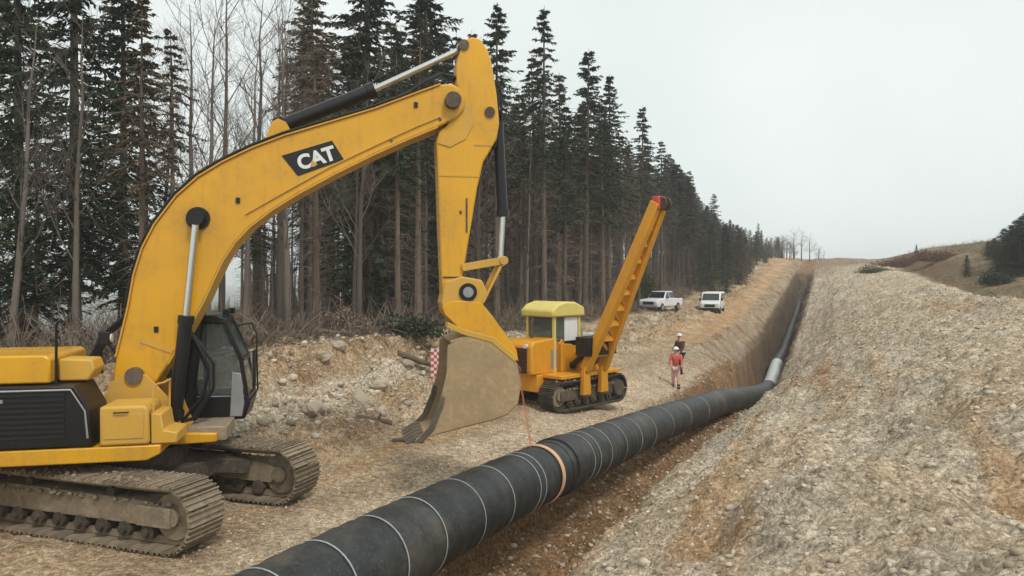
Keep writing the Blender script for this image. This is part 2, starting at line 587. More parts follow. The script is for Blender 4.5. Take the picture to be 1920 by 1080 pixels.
def height(u, v, fine=True):
    u = np.asarray(u, dtype=float)
    v = np.asarray(v, dtype=float)
    wv = v + (0.22 + 0.5 * sstep(u, 40, 120)) * fbm(u * 0.35, v * 0.3, 3, 3)          # ragged edges of trench and bank
    wv = wv - 0.95 * np.exp(-((u - 44.0) / 8.0) ** 2) * np.exp(-((v + 4.5) / 3.0) ** 2)
    xw = wv + 4.9
    wv = -4.9 + xw * (1 + 0.3 * sstep(u, 55, 90) * np.exp(-(xw / 2.5) ** 2))
    h = base_height(u, wv)
    spoil = sstep(v, -4.0, -2.6) * (1 - sstep(v, 7, 11))
    bank = sstep(v, -15.2, -13.6) * (1 - sstep(v, -11.5, -9.5))
    trench = sstep(v, -6.6, -6.1) * (1 - sstep(v, -4.2, -3.4))
    wood = 1 - sstep(v, -16, -14.5)
    pad = np.clip(1 - spoil - bank - trench - wood, 0, 1) * (v < 0)
    near = 1 - 0.6 * sstep(u, 150, 200) - 0.4 * sstep(u, 200, 300)
    h = h + near * (fbm(u * 0.28, v * 0.4, 3, 11) * (0.10 + 0.3 * spoil + 0.3 * bank + 0.22 * wood))
    h = h + near * spoil * 0.35 * fbm(u * 0.11, v * 0.22, 2, 15)
    # lumps
    l1 = fbm(u * 1.3, v * 1.3, 3, 21)
    h = h + near * np.abs(l1) * (0.03 + 0.2 * spoil + 0.45 * bank + 0.2 * trench + 0.25 * trench * sstep(u, 25, 45) + 0.1 * wood)
    fs = sstep(v, -9.5, -8.0) * (1 - sstep(v, -3.0, -2.0)) * sstep(u, 35, 50)
    h = h + near * fs * (0.35 * np.abs(fbm(u * 0.5, v * 0.8, 3, 91)) + 0.15 * fbm(u * 1.6, v * 2.0, 2, 95))
    # dozer and wheel ruts running along the right of way
    rut = perlin(v * 2.2 + 0.35 * perlin(u * 0.12, v * 0.3, 5), u * 0.05, 31)
    h = h + near * rut * (0.07 * pad + 0.07 * spoil)
    if fine:
        h = h + near * fbm(u * 4.5, v * 4.5, 3, 41) * (0.02 + 0.05 * spoil + 0.14 * bank + 0.07 * trench + 0.03 * wood)
    # cleat prints left by crawler tracks on the dirt track
    for vc, ph_ in ((-7.55, 0.0), (-9.75, 0.6), (-10.4, 0.3)):
        vb = v + 0.25 * np.sin(u * 0.11 + ph_)
        band_ = sstep(vb, vc - 0.36, vc - 0.28) * (1 - sstep(vb, vc + 0.28, vc + 0.36)) * sstep(perlin(u * 0.3, v * 0.2 + vc, 77), -0.25, 0.1)
        h = h - band_ * (0.035 - 0.022 * np.sin(u * 2 * np.pi / 0.225 + ph_)) * (1 - sstep(u, 40, 60))
    # flat standing under the excavator
    x, y = uv2xy(u, v)
    d = np.hypot(x + 6.5, y - 13.1)
    k = 1 - sstep(d, 3.3, 4.6)
    h = h * (1 - k) + (-0.03 + 0.25 * (h - base_height(u, v))) * k
    return h


def gz(x, y):
    u, v = xy2uv(x, y)
    return float(height(np.array([u]), np.array([v]))[0])


def soil_colour(u, v):
    tan = np.array([0.47, 0.365, 0.25])
    pale = np.array([0.60, 0.505, 0.385])
    grey = np.array([0.56, 0.505, 0.42])
    ochre = np.array([0.47, 0.285, 0.135])
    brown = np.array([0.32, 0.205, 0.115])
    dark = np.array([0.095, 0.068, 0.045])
    grass = np.array([0.165, 0.15, 0.085])
    n1 = fbm(u * 0.22, v * 0.5, 4, 51)
    n2 = fbm(u * 0.06, v * 0.9, 3, 61)        # streaks along the right of way
    n3 = fbm(u * 0.8, v * 0.8, 4, 71)

    def mix(a, b, k):
        return a * (1 - k[..., None]) + b * k[..., None]
    c = np.broadcast_to(tan, u.shape + (3,)).copy()
    c = mix(c, pale, sstep(n1, -0.1, 0.45) * 0.9)
    spoil = sstep(v + 0.5 * n3, -4.0, -2.8)
    s = mix(mix(np.broadcast_to(grey, c.shape), pale, sstep(n1 + n3 * 0.4, -0.25, 0.45) * 0.8), tan, sstep(n3, 0, 0.5) * 0.5)
    s = mix(s, ochre, sstep(n2 + 0.15 * n3, 0.1, 0.5) * 0.6 * (1 - sstep(u, 30, 70)))
    c = mix(c, s, spoil)
    pad = (1 - spoil) * sstep(v, -13, -10.5)
    c = mix(c, ochre, sstep(n2, 0.05, 0.45) * 0.5 * pad)
    # ochre haul road rising in the distance
    c = mix(c, ochre * 1.05, pad * sstep(u, 40, 65) * 0.4 * (1 - sstep(v, -8.4, -7.2)))
    c = mix(c, pale, pad * sstep(v + 0.3 * n3, -8.9, -7.6) * 0.95 * (1 - sstep(u, 40, 60)))
    slope = pad * sstep(v + 0.5 * n3, -9.0, -7.6) * sstep(u, 32, 50)
    c = mix(c, mix(np.broadcast_to(np.array([0.36, 0.31, 0.24]), c.shape), brown * 0.8, sstep(n3 + 0.4 * n1, 0.05, 0.4)), slope * 0.9)
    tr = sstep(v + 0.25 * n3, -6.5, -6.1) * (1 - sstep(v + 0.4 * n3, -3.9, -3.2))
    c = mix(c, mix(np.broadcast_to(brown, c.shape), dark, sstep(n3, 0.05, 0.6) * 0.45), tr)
    far_tr_shade = sstep(v, -6.9, -6.4) * (1 - sstep(v, -3.6, -3.0)) * sstep(u, 48, 80) * (1 - sstep(u, 140, 156))
    c = mix(c, dark, far_tr_shade * 0.9)  # shade of the deep far trench, painted into the soil colour
    bank = sstep(v + 0.6 * n3, -15.2, -14.4) * (1 - sstep(v + 0.5 * n3, -12.6, -11.0))
    c = mix(c, mix(mix(np.broadcast_to(tan, c.shape), grey * 1.1, sstep(n1, 0.0, 0.3)), brown, sstep(n3, 0.05, 0.5) * 0.8), bank)
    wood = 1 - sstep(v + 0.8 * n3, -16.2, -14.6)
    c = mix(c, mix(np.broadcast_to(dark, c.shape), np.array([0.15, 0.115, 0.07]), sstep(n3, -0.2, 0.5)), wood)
    field = sstep(v + 0.8 * n3, 7.5, 9.5)
    c = mix(c, mix(np.broadcast_to(grass, c.shape), np.array([0.25, 0.2, 0.13]), sstep(n1, -0.2, 0.4)), field)
    russ = field * sstep(u, 70, 100) * (1 - sstep(v, 15, 20)) * sstep(n1, -0.3, 0.2)
    c = mix(c, np.array([0.17, 0.085, 0.055]), russ * 0.8)
    track = sstep(v, 12.6, 13.2) * (1 - sstep(v, 15.4, 16.0))
    c = mix(c, np.array([0.3, 0.265, 0.2]), track * 0.85 * (1 - russ * 0.6))
    far = sstep(u, 200, 320)
    c = mix(c, np.array([0.06, 0.07, 0.04]), np.maximum(far, sstep(-v, 45, 70)))
    # the crest of the right of way in the distance is brown-green
    crest = sstep(u, 120, 165) * spoil * (1 - field)
    c = mix(c, np.array([0.23, 0.17, 0.12]), crest * 0.8)
    return np.clip(c * np.array([1.03, 0.985, 0.925]), 0.01, 0.9)


def steps(parts):
    a = []
    for lo, hi, d in parts:
        a.append(np.arange(lo, hi - 1e-6, d))
    a.append(np.array([parts[-1][1]], dtype=float))
    return np.concatenate(a)


GU = steps([(-20, 2, 1.0), (2, 5, 0.15), (5, 16, 0.055), (16, 30, 0.1), (30, 60, 0.22), (60, 120, 0.4), (120, 200, 0.8), (200, 240, 4), (240, 600, 20), (600, 2400, 200)])
ZONES = [
    ('forest_floor', [(-2400, -200, 200), (-200, -60, 10), (-60, -30, 1.2), (-30, -18, 0.4), (-18, -15.2, 0.12)]),
    ('earth_bank', [(-15.2, -10.8, 0.075)]),
    ('dirt_track', [(-10.8, -6.5, 0.065)]),
    ('trench', [(-6.5, -3.3, 0.06)]),
    ('spoil_heap', [(-3.3, 3.0, 0.055), (3.0, 8.0, 0.11)]),
    ('field', [(8.0, 24.0, 0.45), (24, 60, 2.5), (60, 200, 14), (200, 2400, 220)]),
]
for zname, zs in ZONES:
    gv = steps(zs)
    uu, vv = np.meshgrid(GU, gv, indexing='ij')
    hh = height(uu, vv)
    xx, yy = uv2xy(uu, vv)
    nu, nv = uu.shape
    idx = np.arange(nu * nv).reshape(nu, nv)
    F = np.stack([idx[:-1, :-1], idx[:-1, 1:], idx[1:, 1:], idx[1:, :-1]], -1).reshape(-1, 4)
    me = np_mesh(zname, np.stack([xx, yy, hh], -1).reshape(-1, 3), F, 'ground', True)
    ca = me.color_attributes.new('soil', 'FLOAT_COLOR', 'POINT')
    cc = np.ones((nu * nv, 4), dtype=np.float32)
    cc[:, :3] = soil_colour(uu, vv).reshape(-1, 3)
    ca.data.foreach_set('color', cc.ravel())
    # analytic normals so that neighbouring sheets join without a seam
    e = 0.03
    dx = (height(uu + e, vv) - height(uu - e, vv)) / (2 * e)
    dv = (height(uu, vv + e) - height(uu, vv - e)) / (2 * e)
    nx = -(dx * SU + dv * CU)
    ny = -(dx * CU - dv * SU)
    N = np.stack([nx, ny, np.ones_like(nx)], -1).reshape(-1, 3)
    N /= np.linalg.norm(N, axis=1, keepdims=True)
    me.normals_split_custom_set_from_vertices(N.tolist())
    o = bpy.data.objects.new(zname, me)
    col.objects.link(o)
    o['kind'] = 'structure'

# ------------------------------------------------------------------ loose stones and clods (nobody could count them)
ICO_V = []
ph = (1 + 5 ** 0.5) / 2
for s1 in (-1, 1):
    for s2 in (-1, 1):
        ICO_V += [(0, s1, s2 * ph), (s1, s2 * ph, 0), (s2 * ph, 0, s1)]
ICO_V = np.array(ICO_V, dtype=float)
ICO_V /= np.linalg.norm(ICO_V[0])
_bm = bmesh.new()
for p in ICO_V:
    _bm.verts.new(p)
_r = bmesh.ops.convex_hull(_bm, input=_bm.verts)
_bm.verts.index_update()
ICO_F = np.array([[v.index for v in f.verts] for f in _bm.faces])
_bm.free()


def scatter_stones(name, u, v, size, label, sink=0.35):
    k = len(u)
    x, y = uv2xy(u, v)
    z = height(u, v)
    sc3 = size[:, None] * rng.uniform(0.55, 1.25, (k, 3)) * np.array([1, 1, 0.75])
    V = ICO_V[None] * rng.uniform(0.72, 1.15, (k, 12, 1)) * sc3[:, None, :]
    a = rng.uniform(0, 2 * np.pi, k)
    ca, sa = np.cos(a)[:, None], np.sin(a)[:, None]
    X = V[..., 0] * ca - V[..., 1] * sa
    Y = V[..., 0] * sa + V[..., 1] * ca
    V = np.stack([X + x[:, None], Y + y[:, None], V[..., 2] + (z + size * (0.5 - sink))[:, None]], -1)
    F = (ICO_F[None] + (np.arange(k) * 12)[:, None, None]).reshape(-1, 3)
    o = bpy.data.objects.new(name, np_mesh(name, V.reshape(-1, 3), F, 'stones', False))
    col.objects.link(o)
    tag(o, label, 'stones', kind='stuff')


def rand_uv(k, u0, u1, v0, v1, p=2.0):
    return u0 + (u1 - u0) * rng.random(k) ** p, rng.uniform(v0, v1, k)


def near_size(u, lo, hi, k):
    return lo + (hi - lo) * rng.random(k) ** 4 + 0.0006 * u


k = 15000
u, v = rand_uv(k, 4, 60, -3.4, 8, 1.9)
scatter_stones('gravel', u, v, near_size(u, 0.010, 0.055, k), 'loose stones and clods strewn over the spoil heap')
k = 7000
u, v = rand_uv(k, 8, 45, -15, -6.2, 1.4)
scatter_stones('gravel', u, v, near_size(u, 0.010, 0.05, k), 'loose stones scattered over dirt track and earth bank')
k = 1100
u, v = rand_uv(k, 5, 60, -3.6, 8, 1.5)
scatter_stones('rubble', u, v, 0.025 + 0.06 * rng.random(k) ** 3 + 0.0006 * u, 'larger clods and rubble on the spoil heap')
k = 1500
u, v = rand_uv(k, 12, 45, -15.2, -11, 1.2)
scatter_stones('rubble', u, v, 0.04 + 0.14 * rng.random(k) ** 3, 'broken rock and clods on the earth bank below the forest')
k = 2500
u, v = rand_uv(k, 6, 40, -6.3, -3.5, 1.5)
scatter_stones('gravel', u, v, near_size(u, 0.015, 0.08, k), 'clods and stones lying in the trench')

# ------------------------------------------------------------------ boulders one can pick out on the earth bank
rb = random.Random(3)
bould = []
for i in range(5):
    bm_ = bmesh.new()
    bmesh.ops.create_icosphere(bm_, subdivisions=3, radius=1.0)
    for vt in bm_.verts:
        p = vt.co.normalized()
        d = 1 + 0.28 * float(perlin(np.array([p.x * 1.6 + i * 7]), np.array([p.y * 1.6 + p.z * 1.3]), i)[0]) + 0.12 * float(perlin(np.array([p.x * 4 + i]), np.array([p.z * 4 + p.y * 3]), i + 9)[0])
        vt.co = Vector((p.x * 1.15, p.y * 0.9, p.z * 0.72)) * d
    me_ = bpy.data.meshes.new('boulder')
    bm_.to_mesh(me_)
    bm_.free()
    me_.materials.append(M['boulder'])
    bould.append(me_)
for i in range(26):
    u, v = rb.uniform(13, 30), rb.uniform(-14.4, -11.2)
    x, y = uv2xy(u, v)
    px = 960 + 1390 * x / y
    if px < 440 or px > 850:
        continue
    r_ = rb.uniform(0.13, 0.34)
    o = bpy.data.objects.new('boulder', rb.choice(bould))
    col.objects.link(o)
    o.location = (x, y, gz(x, y) + r_ * 0.2)
    o.rotation_euler = (rb.uniform(-.3, .3), rb.uniform(-.3, .3), rb.uniform(0, 6.28))
    o.scale = (r_, r_, r_)
    half_ = 'between the cab and the log' if px < 640 else 'between the log and the marker board'
    tag(o, ('large' if r_ > 0.24 else 'small') + ' pale rock on the earth bank ' + half_, 'rock', 'rocks on the earth bank ' + half_)

# ------------------------------------------------------------------ excavator
EX, EY = -6.5, 13.1
UP, TR = R(12), R(-19)
ex = thing('excavator', (EX, EY, 0), 'large yellow tracked excavator holding the black pipe on a sling from its bucket', 'excavator')


def make_track_shoe(w, pitch):
    b = MB()
    b.box((-pitch * 0.47, -w / 2, 0), (pitch * 0.47, w / 2, 0.03))
    for x in (-0.42, 0.0, 0.40):
        b.box((pitch * x - 0.012, -w / 2, 0.03), (pitch * x + 0.012, w / 2, 0.062))
    return b.mesh('track_shoe', 'mud')


def track_path(half, r, zc, nshoe):
    """points and angles along a closed track"""
    per = 4 * half + 2 * math.pi * r
    res = []
    for i in range(nshoe):
        s = per * i / nshoe
        if s < 2 * half:
            res.append((-half + s, zc + r - 0.02 * math.sin(s / (2 * half) * math.pi), 0.0))
        elif s < 2 * half + math.pi * r:
            a = (s - 2 * half) / r
            res.append((half + r * math.sin(a), zc + r * math.cos(a), a))
        elif s < 4 * half + math.pi * r:
            q = s - 2 * half - math.pi * r
            res.append((half - q, zc - r, math.pi))
        else:
            a = (s - 4 * half - math.pi * r) / r
            res.append((-half - r * math.sin(a), zc - r * math.cos(a), math.pi + a))
    return res


def build_track(root, y, rz, half, r, zc, w, pitch, shoe, outer, mat='mud', rollers=8):
    b = MB()
    # main frame beam with sloped top, and chain band around it
    b.prism([(-half - 0.05, zc - 0.17), (half - 0.2, zc - 0.17), (half - 0.1, zc - 0.1), (half - 0.1, zc + 0.12), (half - 0.5, zc + 0.2), (-half + 0.3, zc + 0.22), (-half - 0.05, zc + 0.1)], y - 0.2, y + 0.2)
    b.box((half - 0.62, y + outer * 0.2, zc - 0.16), (half + 0.02, y + outer * 0.26, zc + 0.14))
    seg = []
    for i in range(60):
        seg.append(i)
    pth = track_path(half, r - 0.075, zc, 60)
    V, Fc = [], []
    for (px, pz, a) in pth:
        nx, nz_ = math.sin(a), math.cos(a)
        for yy_ in (y - 0.11, y + 0.11):
            V.append((px + nx * 0.07, yy_, pz + nz_ * 0.07))
            V.append((px - nx * 0.05, yy_, pz - nz_ * 0.05))
    for i in range(60):
        j = (i + 1) % 60
        a0, a1, a2, a3 = 4 * i, 4 * i + 1, 4 * i + 2, 4 * i + 3
        b0, b1, b2, b3 = 4 * j, 4 * j + 1, 4 * j + 2, 4 * j + 3
        Fc += [(a0, b0, b2, a2), (a1, a3, b3, b1), (a0, a1, b1, b0), (a2, b2, b3, a3)]
    b.add(V, Fc)
    t = b.build('track', mat, root, rz, 0.012)
    for (px, pz, a) in track_path(half, r, zc, int(round((4 * half + 2 * math.pi * r) / pitch))):
        inst('track_shoe', shoe, t, (px, y, pz), (0, a, 0))
    k = 420
    cx_ = rng.uniform(-half, half + 0.1, k)
    lvl = rng.random(k)
    cy_ = y + np.where(lvl < 0.55, rng.uniform(-w / 2, w / 2, k), outer * rng.uniform(0.1, 0.26, k))
    cz_ = np.where(lvl < 0.55, zc + r + 0.045, zc + 0.2 - 0.05 * rng.random(k))
    sz = 0.012 + 0.04 * rng.random(k) ** 3
    CV = (ICO_V[None] * rng.uniform(0.7, 1.2, (k, 12, 1)) * sz[:, None, None] + np.stack([cx_, cy_, cz_], -1)[:, None]).reshape(-1, 3)
    cm_ = np_mesh('mud_clods', CV, (ICO_F[None] + (np.arange(k) * 12)[:, None, None]).reshape(-1, 3), 'mud')
    inst('mud_clods', cm_, t)['kind'] = 'stuff'
    wh = MB()
    wh.disc((half, y, zc), (0, 1, 0), r - 0.1, 0.3, 24)
    wh.disc((half, y, zc), (0, 1, 0), 0.14, 0.44, 16)
    wh.build('idler', 'mud', t)
    sp = MB()
    sp.disc((-half, y, zc), (0, 1, 0), r - 0.12, 0.24, 24)
    sp.disc((-half, y + outer * 0.15, zc), (0, 1, 0), 0.26, 0.34, 20)
    for i in range(18):
        a = 2 * math.pi * i / 18
        sp.bar((-half + math.cos(a) * (r - 0.14), y, zc + math.sin(a) * (r - 0.14)), (-half + math.cos(a) * (r - 0.05), y, zc + math.sin(a) * (r - 0.05)), 0.08, 0.06, (0, 1, 0))
    sp.build('sprocket', 'mud_dark', t)
    for i in range(rollers):
        x = -half + 0.45 + (2 * half - 0.9) * i / (rollers - 1)
        b = MB()
        b.disc((x, y, zc - r + 0.19), (0, 1, 0), 0.12, 0.42, 14)
        b.disc((x, y + outer * 0.23, zc - r + 0.19), (0, 1, 0), 0.06, 0.1, 10)
        b.build('roller', 'mud_dark', t)
    for x in (-half * 0.45, half * 0.4):
        b = MB()
        b.disc((x, y, zc + r - 0.19), (0, 1, 0), 0.08, 0.34, 12)
        b.build('carrier_roller', 'mud_dark', t)
    return t


shoe = make_track_shoe(0.74, 0.215)
for yy_, outer in ((-1.285, -1), (1.285, 1)):
    build_track(ex, yy_, TR, 2.02, 0.45, 0.52, 0.74, 0.215, shoe, outer)
b = MB()
b.box((-1.0, -1.1, 0.55), (1.0, 1.1, 0.85))
for sx in (-1, 1):
    for sy in (-1, 1):
        b.bar((sx * 0.5, sy * 0.4, 0.8), (sx * 1.25, sy * 1.2, 0.62), 0.5, 0.26)
b.disc((0, 0, 1.0), (0, 0, 1), 0.72, 0.34, 32)
b.build('car_body', 'mud_dark', ex, TR, 0.015)

# upper structure (x forward, y left)
b = MB()
b.prism([(-3.3, 1.2), (0.42, 1.2), (0.62, 1.3), (0.62, 1.44), (-3.3, 1.44)], -1.5, 1.5)
b.prism([(0.3, 1.22), (1.3, 1.25), (1.3, 1.4), (0.3, 1.44)], -0.55, 1.5)
b.build('deck_frame', 'yellow', ex, UP, 0.02)
b = MB()
b.prism([(-3.0, 1.47), (-0.36, 1.47), (-0.42, 2.05), (-0.62, 2.42), (-3.0, 2.42)], -1.5, -0.62)
sp_ = b.build('side_panel', 'black', ex, UP, 0.025)
for i in range(9):
    q = MB()
    z = 1.62 + i * 0.082
    q.prism([(-2.55, z), (-0.75, z), (-0.75, z + 0.035), (-2.55, z + 0.035)], -1.524, -1.497)
    q.build('louvre_slat', 'rubber', sp_)
q = MB()
q.tube([(-2.85, -1.53, 2.36), (-0.66, -1.53, 2.36), (-0.46, -1.53, 2.02), (-0.42, -1.53, 1.6)], 0.016, 8)
q.build('edge_trim', 'grey', sp_)
q = MB()
q.box((-1.8, -1.53, 2.18), (-1.6, -1.5, 2.23))
q.build('latch', 'grey', sp_)
# storage box and step
b = MB()
b.prism([(-0.27, 1.45), (0.44, 1.45), (0.46, 1.5), (0.44, 2.02), (0.38, 2.07), (-0.27, 2.07)], -1.49, -0.66)
sb = b.build('storage_box', 'yellow_dusty', ex, UP, 0.04)
q = MB()
q.tube([(-0.05, -1.5, 1.98), (-0.05, -1.54, 1.98), (0.15, -1.54, 1.98), (0.15, -1.5, 1.98)], 0.012, 6)
q.build('handle', 'black', sb)
q = MB()
q.prism([(-0.2, 1.56), (0.37, 1.56), (0.37, 1.95), (-0.2, 1.95)], -1.503, -1.492)
q.build('lid', 'yellow_dusty', sb, 0, 0.004)
b = MB()
b.prism([(0.47, 1.45), (0.86, 1.45), (0.86, 1.62), (0.66, 1.66), (0.62, 1.92), (0.47, 1.95)], -1.45, -0.72)
b.build('step', 'yellow_dusty', ex, UP, 0.02)
b = MB()
b.tube([(0.5, -1.42, 1.95), (0.5, -1.42, 2.35), (0.56, -1.42, 2.4), (0.62, -1.3, 2.4), (0.62, -0.85, 2.4), (0.6, -0.8, 2.3), (0.6, -0.8, 1.9)], 0.018, 8)
b.build('grab_rail', 'yellow_dusty', ex, UP)
# hood, counterweight
b = MB()
b.prism([(-3.1, 2.44), (-1.02, 2.44), (-1.02, 2.82), (-1.1, 2.88), (-3.1, 2.88)], -1.32, 0.3)
hd = b.build('engine_hood', 'yellow', ex, UP, 0.03)
q = MB()
q.tube([(-2.6, -0.2, 2.85), (-2.6, -0.2, 3.3), (-2.64, -0.2, 3.4)], 0.075, 12)
q.build('exhaust_stack', 'black', hd)
b = MB()
b.prism([(-0.98, 2.44), (-0.55, 2.44), (-0.45, 2.62), (-0.5, 2.78), (-0.98, 2.8)], -1.1, -0.6)
b.build('tank_cover', 'yellow_dusty', ex, UP, 0.03)
b = MB()
prof = []
for i in range(11):
    a = -math.pi / 2 + math.pi * i / 10
    prof.append((-3.05 - 0.9 * math.cos(a), 1.5 * math.sin(a)))
V = [(p[0], p[1], 1.15) for p in prof] + [(p[0], p[1], 2.85) for p in prof]
Fc = [list(range(11)), list(range(21, 10, -1))] + [[i, i + 11, (i + 1) % 11 + 11, (i + 1) % 11] for i in range(11)]
b.add(V, Fc)
b.build('counterweight', 'yellow', ex, UP, 0.06)
for x in (-1.84, -0.95):
    b = MB()
    b.tube([(x, -1.28, 2.42), (x, -1.28, 3.36), (x + 0.05, -1.28, 3.42)], 0.022, 8)
    b.build('handrail', 'black', ex, UP)
b = MB()
b.tube([(-3.0, -1.28, 3.38), (-1.84, -1.28, 3.38)], 0.02, 8)
b.build('handrail', 'black', ex, UP)
# boom foot bracket
for y in (-0.42, 0.36):
    b = MB()
    b.prism([(-0.6, 1.42), (0.75, 1.42), (0.55, 1.95), (0.15, 2.42), (-0.15, 2.5), (-0.45, 2.3)], y, y + 0.06)
    b.build('boom_bracket', 'yellow_dusty', ex, UP, 0.008)

# boom
UPR = [(-0.42, 2.35), (-0.36, 2.75), (-0.28, 3.1), (-0.17, 3.6), (-0.08, 4.15), (0.05, 4.6), (0.25, 5.02), (0.6, 5.52), (0.95, 5.86), (1.35, 6.13), (1.85, 6.4), (2.4, 6.64), (3.2, 6.92), (4.0, 7.2), (4.7, 7.5), (5.2, 7.71), (5.42, 7.74), (5.58, 7.66), (5.68, 7.48)]
LWR = [(5.66, 7.27), (5.52, 7.1), (5.15, 6.9), (4.6, 6.65), (3.97, 6.34), (3.3, 5.98), (2.65, 5.6), (2.2, 5.3), (1.83, 5.0), (1.58, 4.72), (1.38, 4.4), (1.22, 4.05), (1.06, 3.68), (0.8, 3.18), (0.48, 2.6), (0.2, 2.15), (-0.05, 2.02), (-0.3, 2.08)]
b = MB()
b.prism(UPR + LWR, -0.33, 0.33)
boom = b.build('boom', 'yellow', ex, UP, 0.035, angle=28)
# flange plates that stand proud of the box, top and bottom
def offset_strip(pts, t, y0, y1, mb):
    for i in range(len(pts) - 1):
        p, q = Vector((pts[i][0], 0, pts[i][1])), Vector((pts[i + 1][0], 0, pts[i + 1][1]))
        d = (q - p).normalized()
        nrm = Vector((-d.z, 0, d.x))
        e = d * 0.004
        vs = []
        for y in (y0, y1):
            for pp in (p - e - nrm * t, q + e - nrm * t, q + e + nrm * t, p - e + nrm * t):
                vs.append((pp.x, y, pp.z))
        mb.add(vs, [(0, 1, 2, 3), (7, 6, 5, 4), (0, 4, 5, 1), (1, 5, 6, 2), (2, 6, 7, 3), (3, 7, 4, 0)])
q = MB()
offset_strip(UPR[1:16], 0.012, -0.37, 0.37, q)
q.build('top_flange', 'yellow_dusty', boom)
q = MB()
offset_strip(LWR[2:15], 0.012, -0.37, 0.37, q)
q.build('bottom_flange', 'yellow_dusty', boom)
q = MB()
q.disc((0.96, 0, 5.13), (0, 1, 0), 0.13, 1.16, 20)
q.disc((0.96, 0, 5.13), (0, 1, 0), 0.2, 0.74, 24)
q.build('boss', 'black', boom)
q = MB()
q.disc((-0.05, 0, 2.42), (0, 1, 0), 0.14, 0.95, 20)
q.build('foot_pin', 'steel', boom)
q = MB()
q.disc((5.43, 0, 7.4), (0, 1, 0), 0.15, 1.0, 24)
q.build('tip_pin', 'mud_dark', boom)
for x, z in ((1.62, 5.46), (4.75, 7.3), (0.28, 3.2)):
    q = MB()
    q.box((x - 0.035, -0.352, z - 0.05), (x + 0.035, -0.332, z + 0.05))
    q.build('bracket', 'black', boom)
q = MB()
q.prism([(0.02, 2.98), (0.52, 2.78), (0.56, 2.84), (0.06, 3.06)], -0.345, -0.335)
q.build('weld_seam', 'yellow_dusty', boom)
# hydraulic lines along the top of the boom
for k_, yv in enumerate((-0.26, -0.17, 0.17, 0.26)):
    q = MB()
    pts = []
    for p, nx in zip(UPR[3:15], UPR[4:16]):
        d = Vector((nx[0] - p[0], 0, nx[1] - p[1])).normalized()
        pts.append((p[0] - d.z * 0.07, yv, p[1] + d.x * 0.07))
    q.tube(pts, 0.022, 6)
    q.build('hydraulic_line', 'steel' if k_ % 2 else 'black', boom)
for k_, yv in enumerate((-0.2, -0.06, 0.08)):
    q = MB()
    q.tube([(4.5, yv, 7.5), (4.95, yv, 7.78 + 0.05 * k_), (5.25, yv, 7.95 + 0.04 * k_), (5.5, yv, 7.9), (5.62, yv, 7.72)], 0.024, 7)
    q.build('hose', 'rubber', boom)
# work lamp and hoses at the back of the boom foot
q = MB()
q.box((-0.62, -0.42, 2.95), (-0.44, -0.22, 3.17))
q.tube([(-0.5, -0.3, 2.98), (-0.38, -0.3, 2.8)], 0.025, 6)
lam = q.build('work_lamp', 'black', boom, 0, 0.02)
q = MB()
q.disc((-0.43, -0.32, 3.06), (1, 0, 0), 0.075, 0.02, 14)
q.build('lens', 'lamp', lam)
for i in range(4):
    q = MB()
    y = -0.25 + i * 0.16
    q.tube([(-0.75, y, 2.4), (-0.78, y, 2.75), (-0.62, y, 3.1), (-0.4, y, 3.3), (-0.24, y, 3.45)], 0.025, 7)
    q.build('hose', 'rubber', boom)
# maker's plate on the side of the boom: black slanted panel, white letters, yellow triangle
DX, DZ = Vector((0.945, 0, 0.327)), Vector((-0.327, 0, 0.945))
DO = Vector((2.44, -0.337, 6.04))


def decal_poly(name, pts, y, mat, parent):
    q = MB()
    vs = []
    for yv in (y, y - 0.004):
        for (a, c) in pts:
            p = DO + DX * a + DZ * c
            vs.append((p.x, yv, p.z))
    k = len(pts)
    q.add(vs, [list(range(k)), list(range(2 * k - 1, k - 1, -1))] + [[i, i + k, (i + 1) % k + k, (i + 1) % k] for i in range(k)])
    return q.build(name, mat, parent)


decal = decal_poly('decal', [(0.0, 0.25), (0.15, -0.18), (1.02, -0.14), (0.93, 0.25)], -0.336, 'black', boom)


def stencil(name, text, size, parent, mat, origin, ax, up, extr=0.003, bold=0.02, shear=0.0):
    fc = bpy.data.curves.new(name, 'FONT')
    fc.body = text
    fc.size = size
    fc.offset = bold
    fc.extrude = extr
    fc.shear = shear
    fc.space_character = 0.98
    tmp = bpy.data.objects.new(name, fc)
    col.objects.link(tmp)
    bpy.context.view_layer.update()
    me = bpy.data.meshes.new_from_object(tmp.evaluated_get(bpy.context.evaluated_depsgraph_get()))
    bpy.data.objects.remove(tmp)
    m = Matrix((ax, up, ax.cross(up))).transposed().to_4x4()
    m.translation = origin
    me.transform(m)
    me.materials.clear()
    me.materials.append(M[mat])
    o = bpy.data.objects.new(name, me)
    col.objects.link(o)
    o.parent = parent
    return o


LO = DO + DX * 0.22 + DZ * -0.085
LO.y = -0.3445
stencil('lettering', 'CAT', 0.35, decal, 'white', LO, DX, DZ, bold=0.014)
decal_poly('triangle', [(0.41, -0.09), (0.55, -0.09), (0.48, 0.02)], -0.3475, 'yellow', decal)


# hydraulic cylinder made of a barrel and a rod
def cylinder(name, p0, pm, p1, rb, rr, parent, rz, mat='black'):
    b = MB()
    p0, pm, p1 = Vector(p0), Vector(pm), Vector(p1)
    d = (p1 - p0).normalized()
    b.tube([p0, pm], rb, 18)
    b.tube([pm - d * 0.12, pm + d * 0.02], rb * 1.18, 18)
    b.disc(p0, (0, 1, 0), rb * 1.15, rb * 1.9, 16)
    o = b.build(name, mat, parent, rz)
    q = MB()
    q.tube([pm, p1], rr, 14)
    q.disc(p1, (0, 1, 0), rr * 1.9, rr * 2.6, 16)
    q.build('rod', 'chrome', o)
    return o


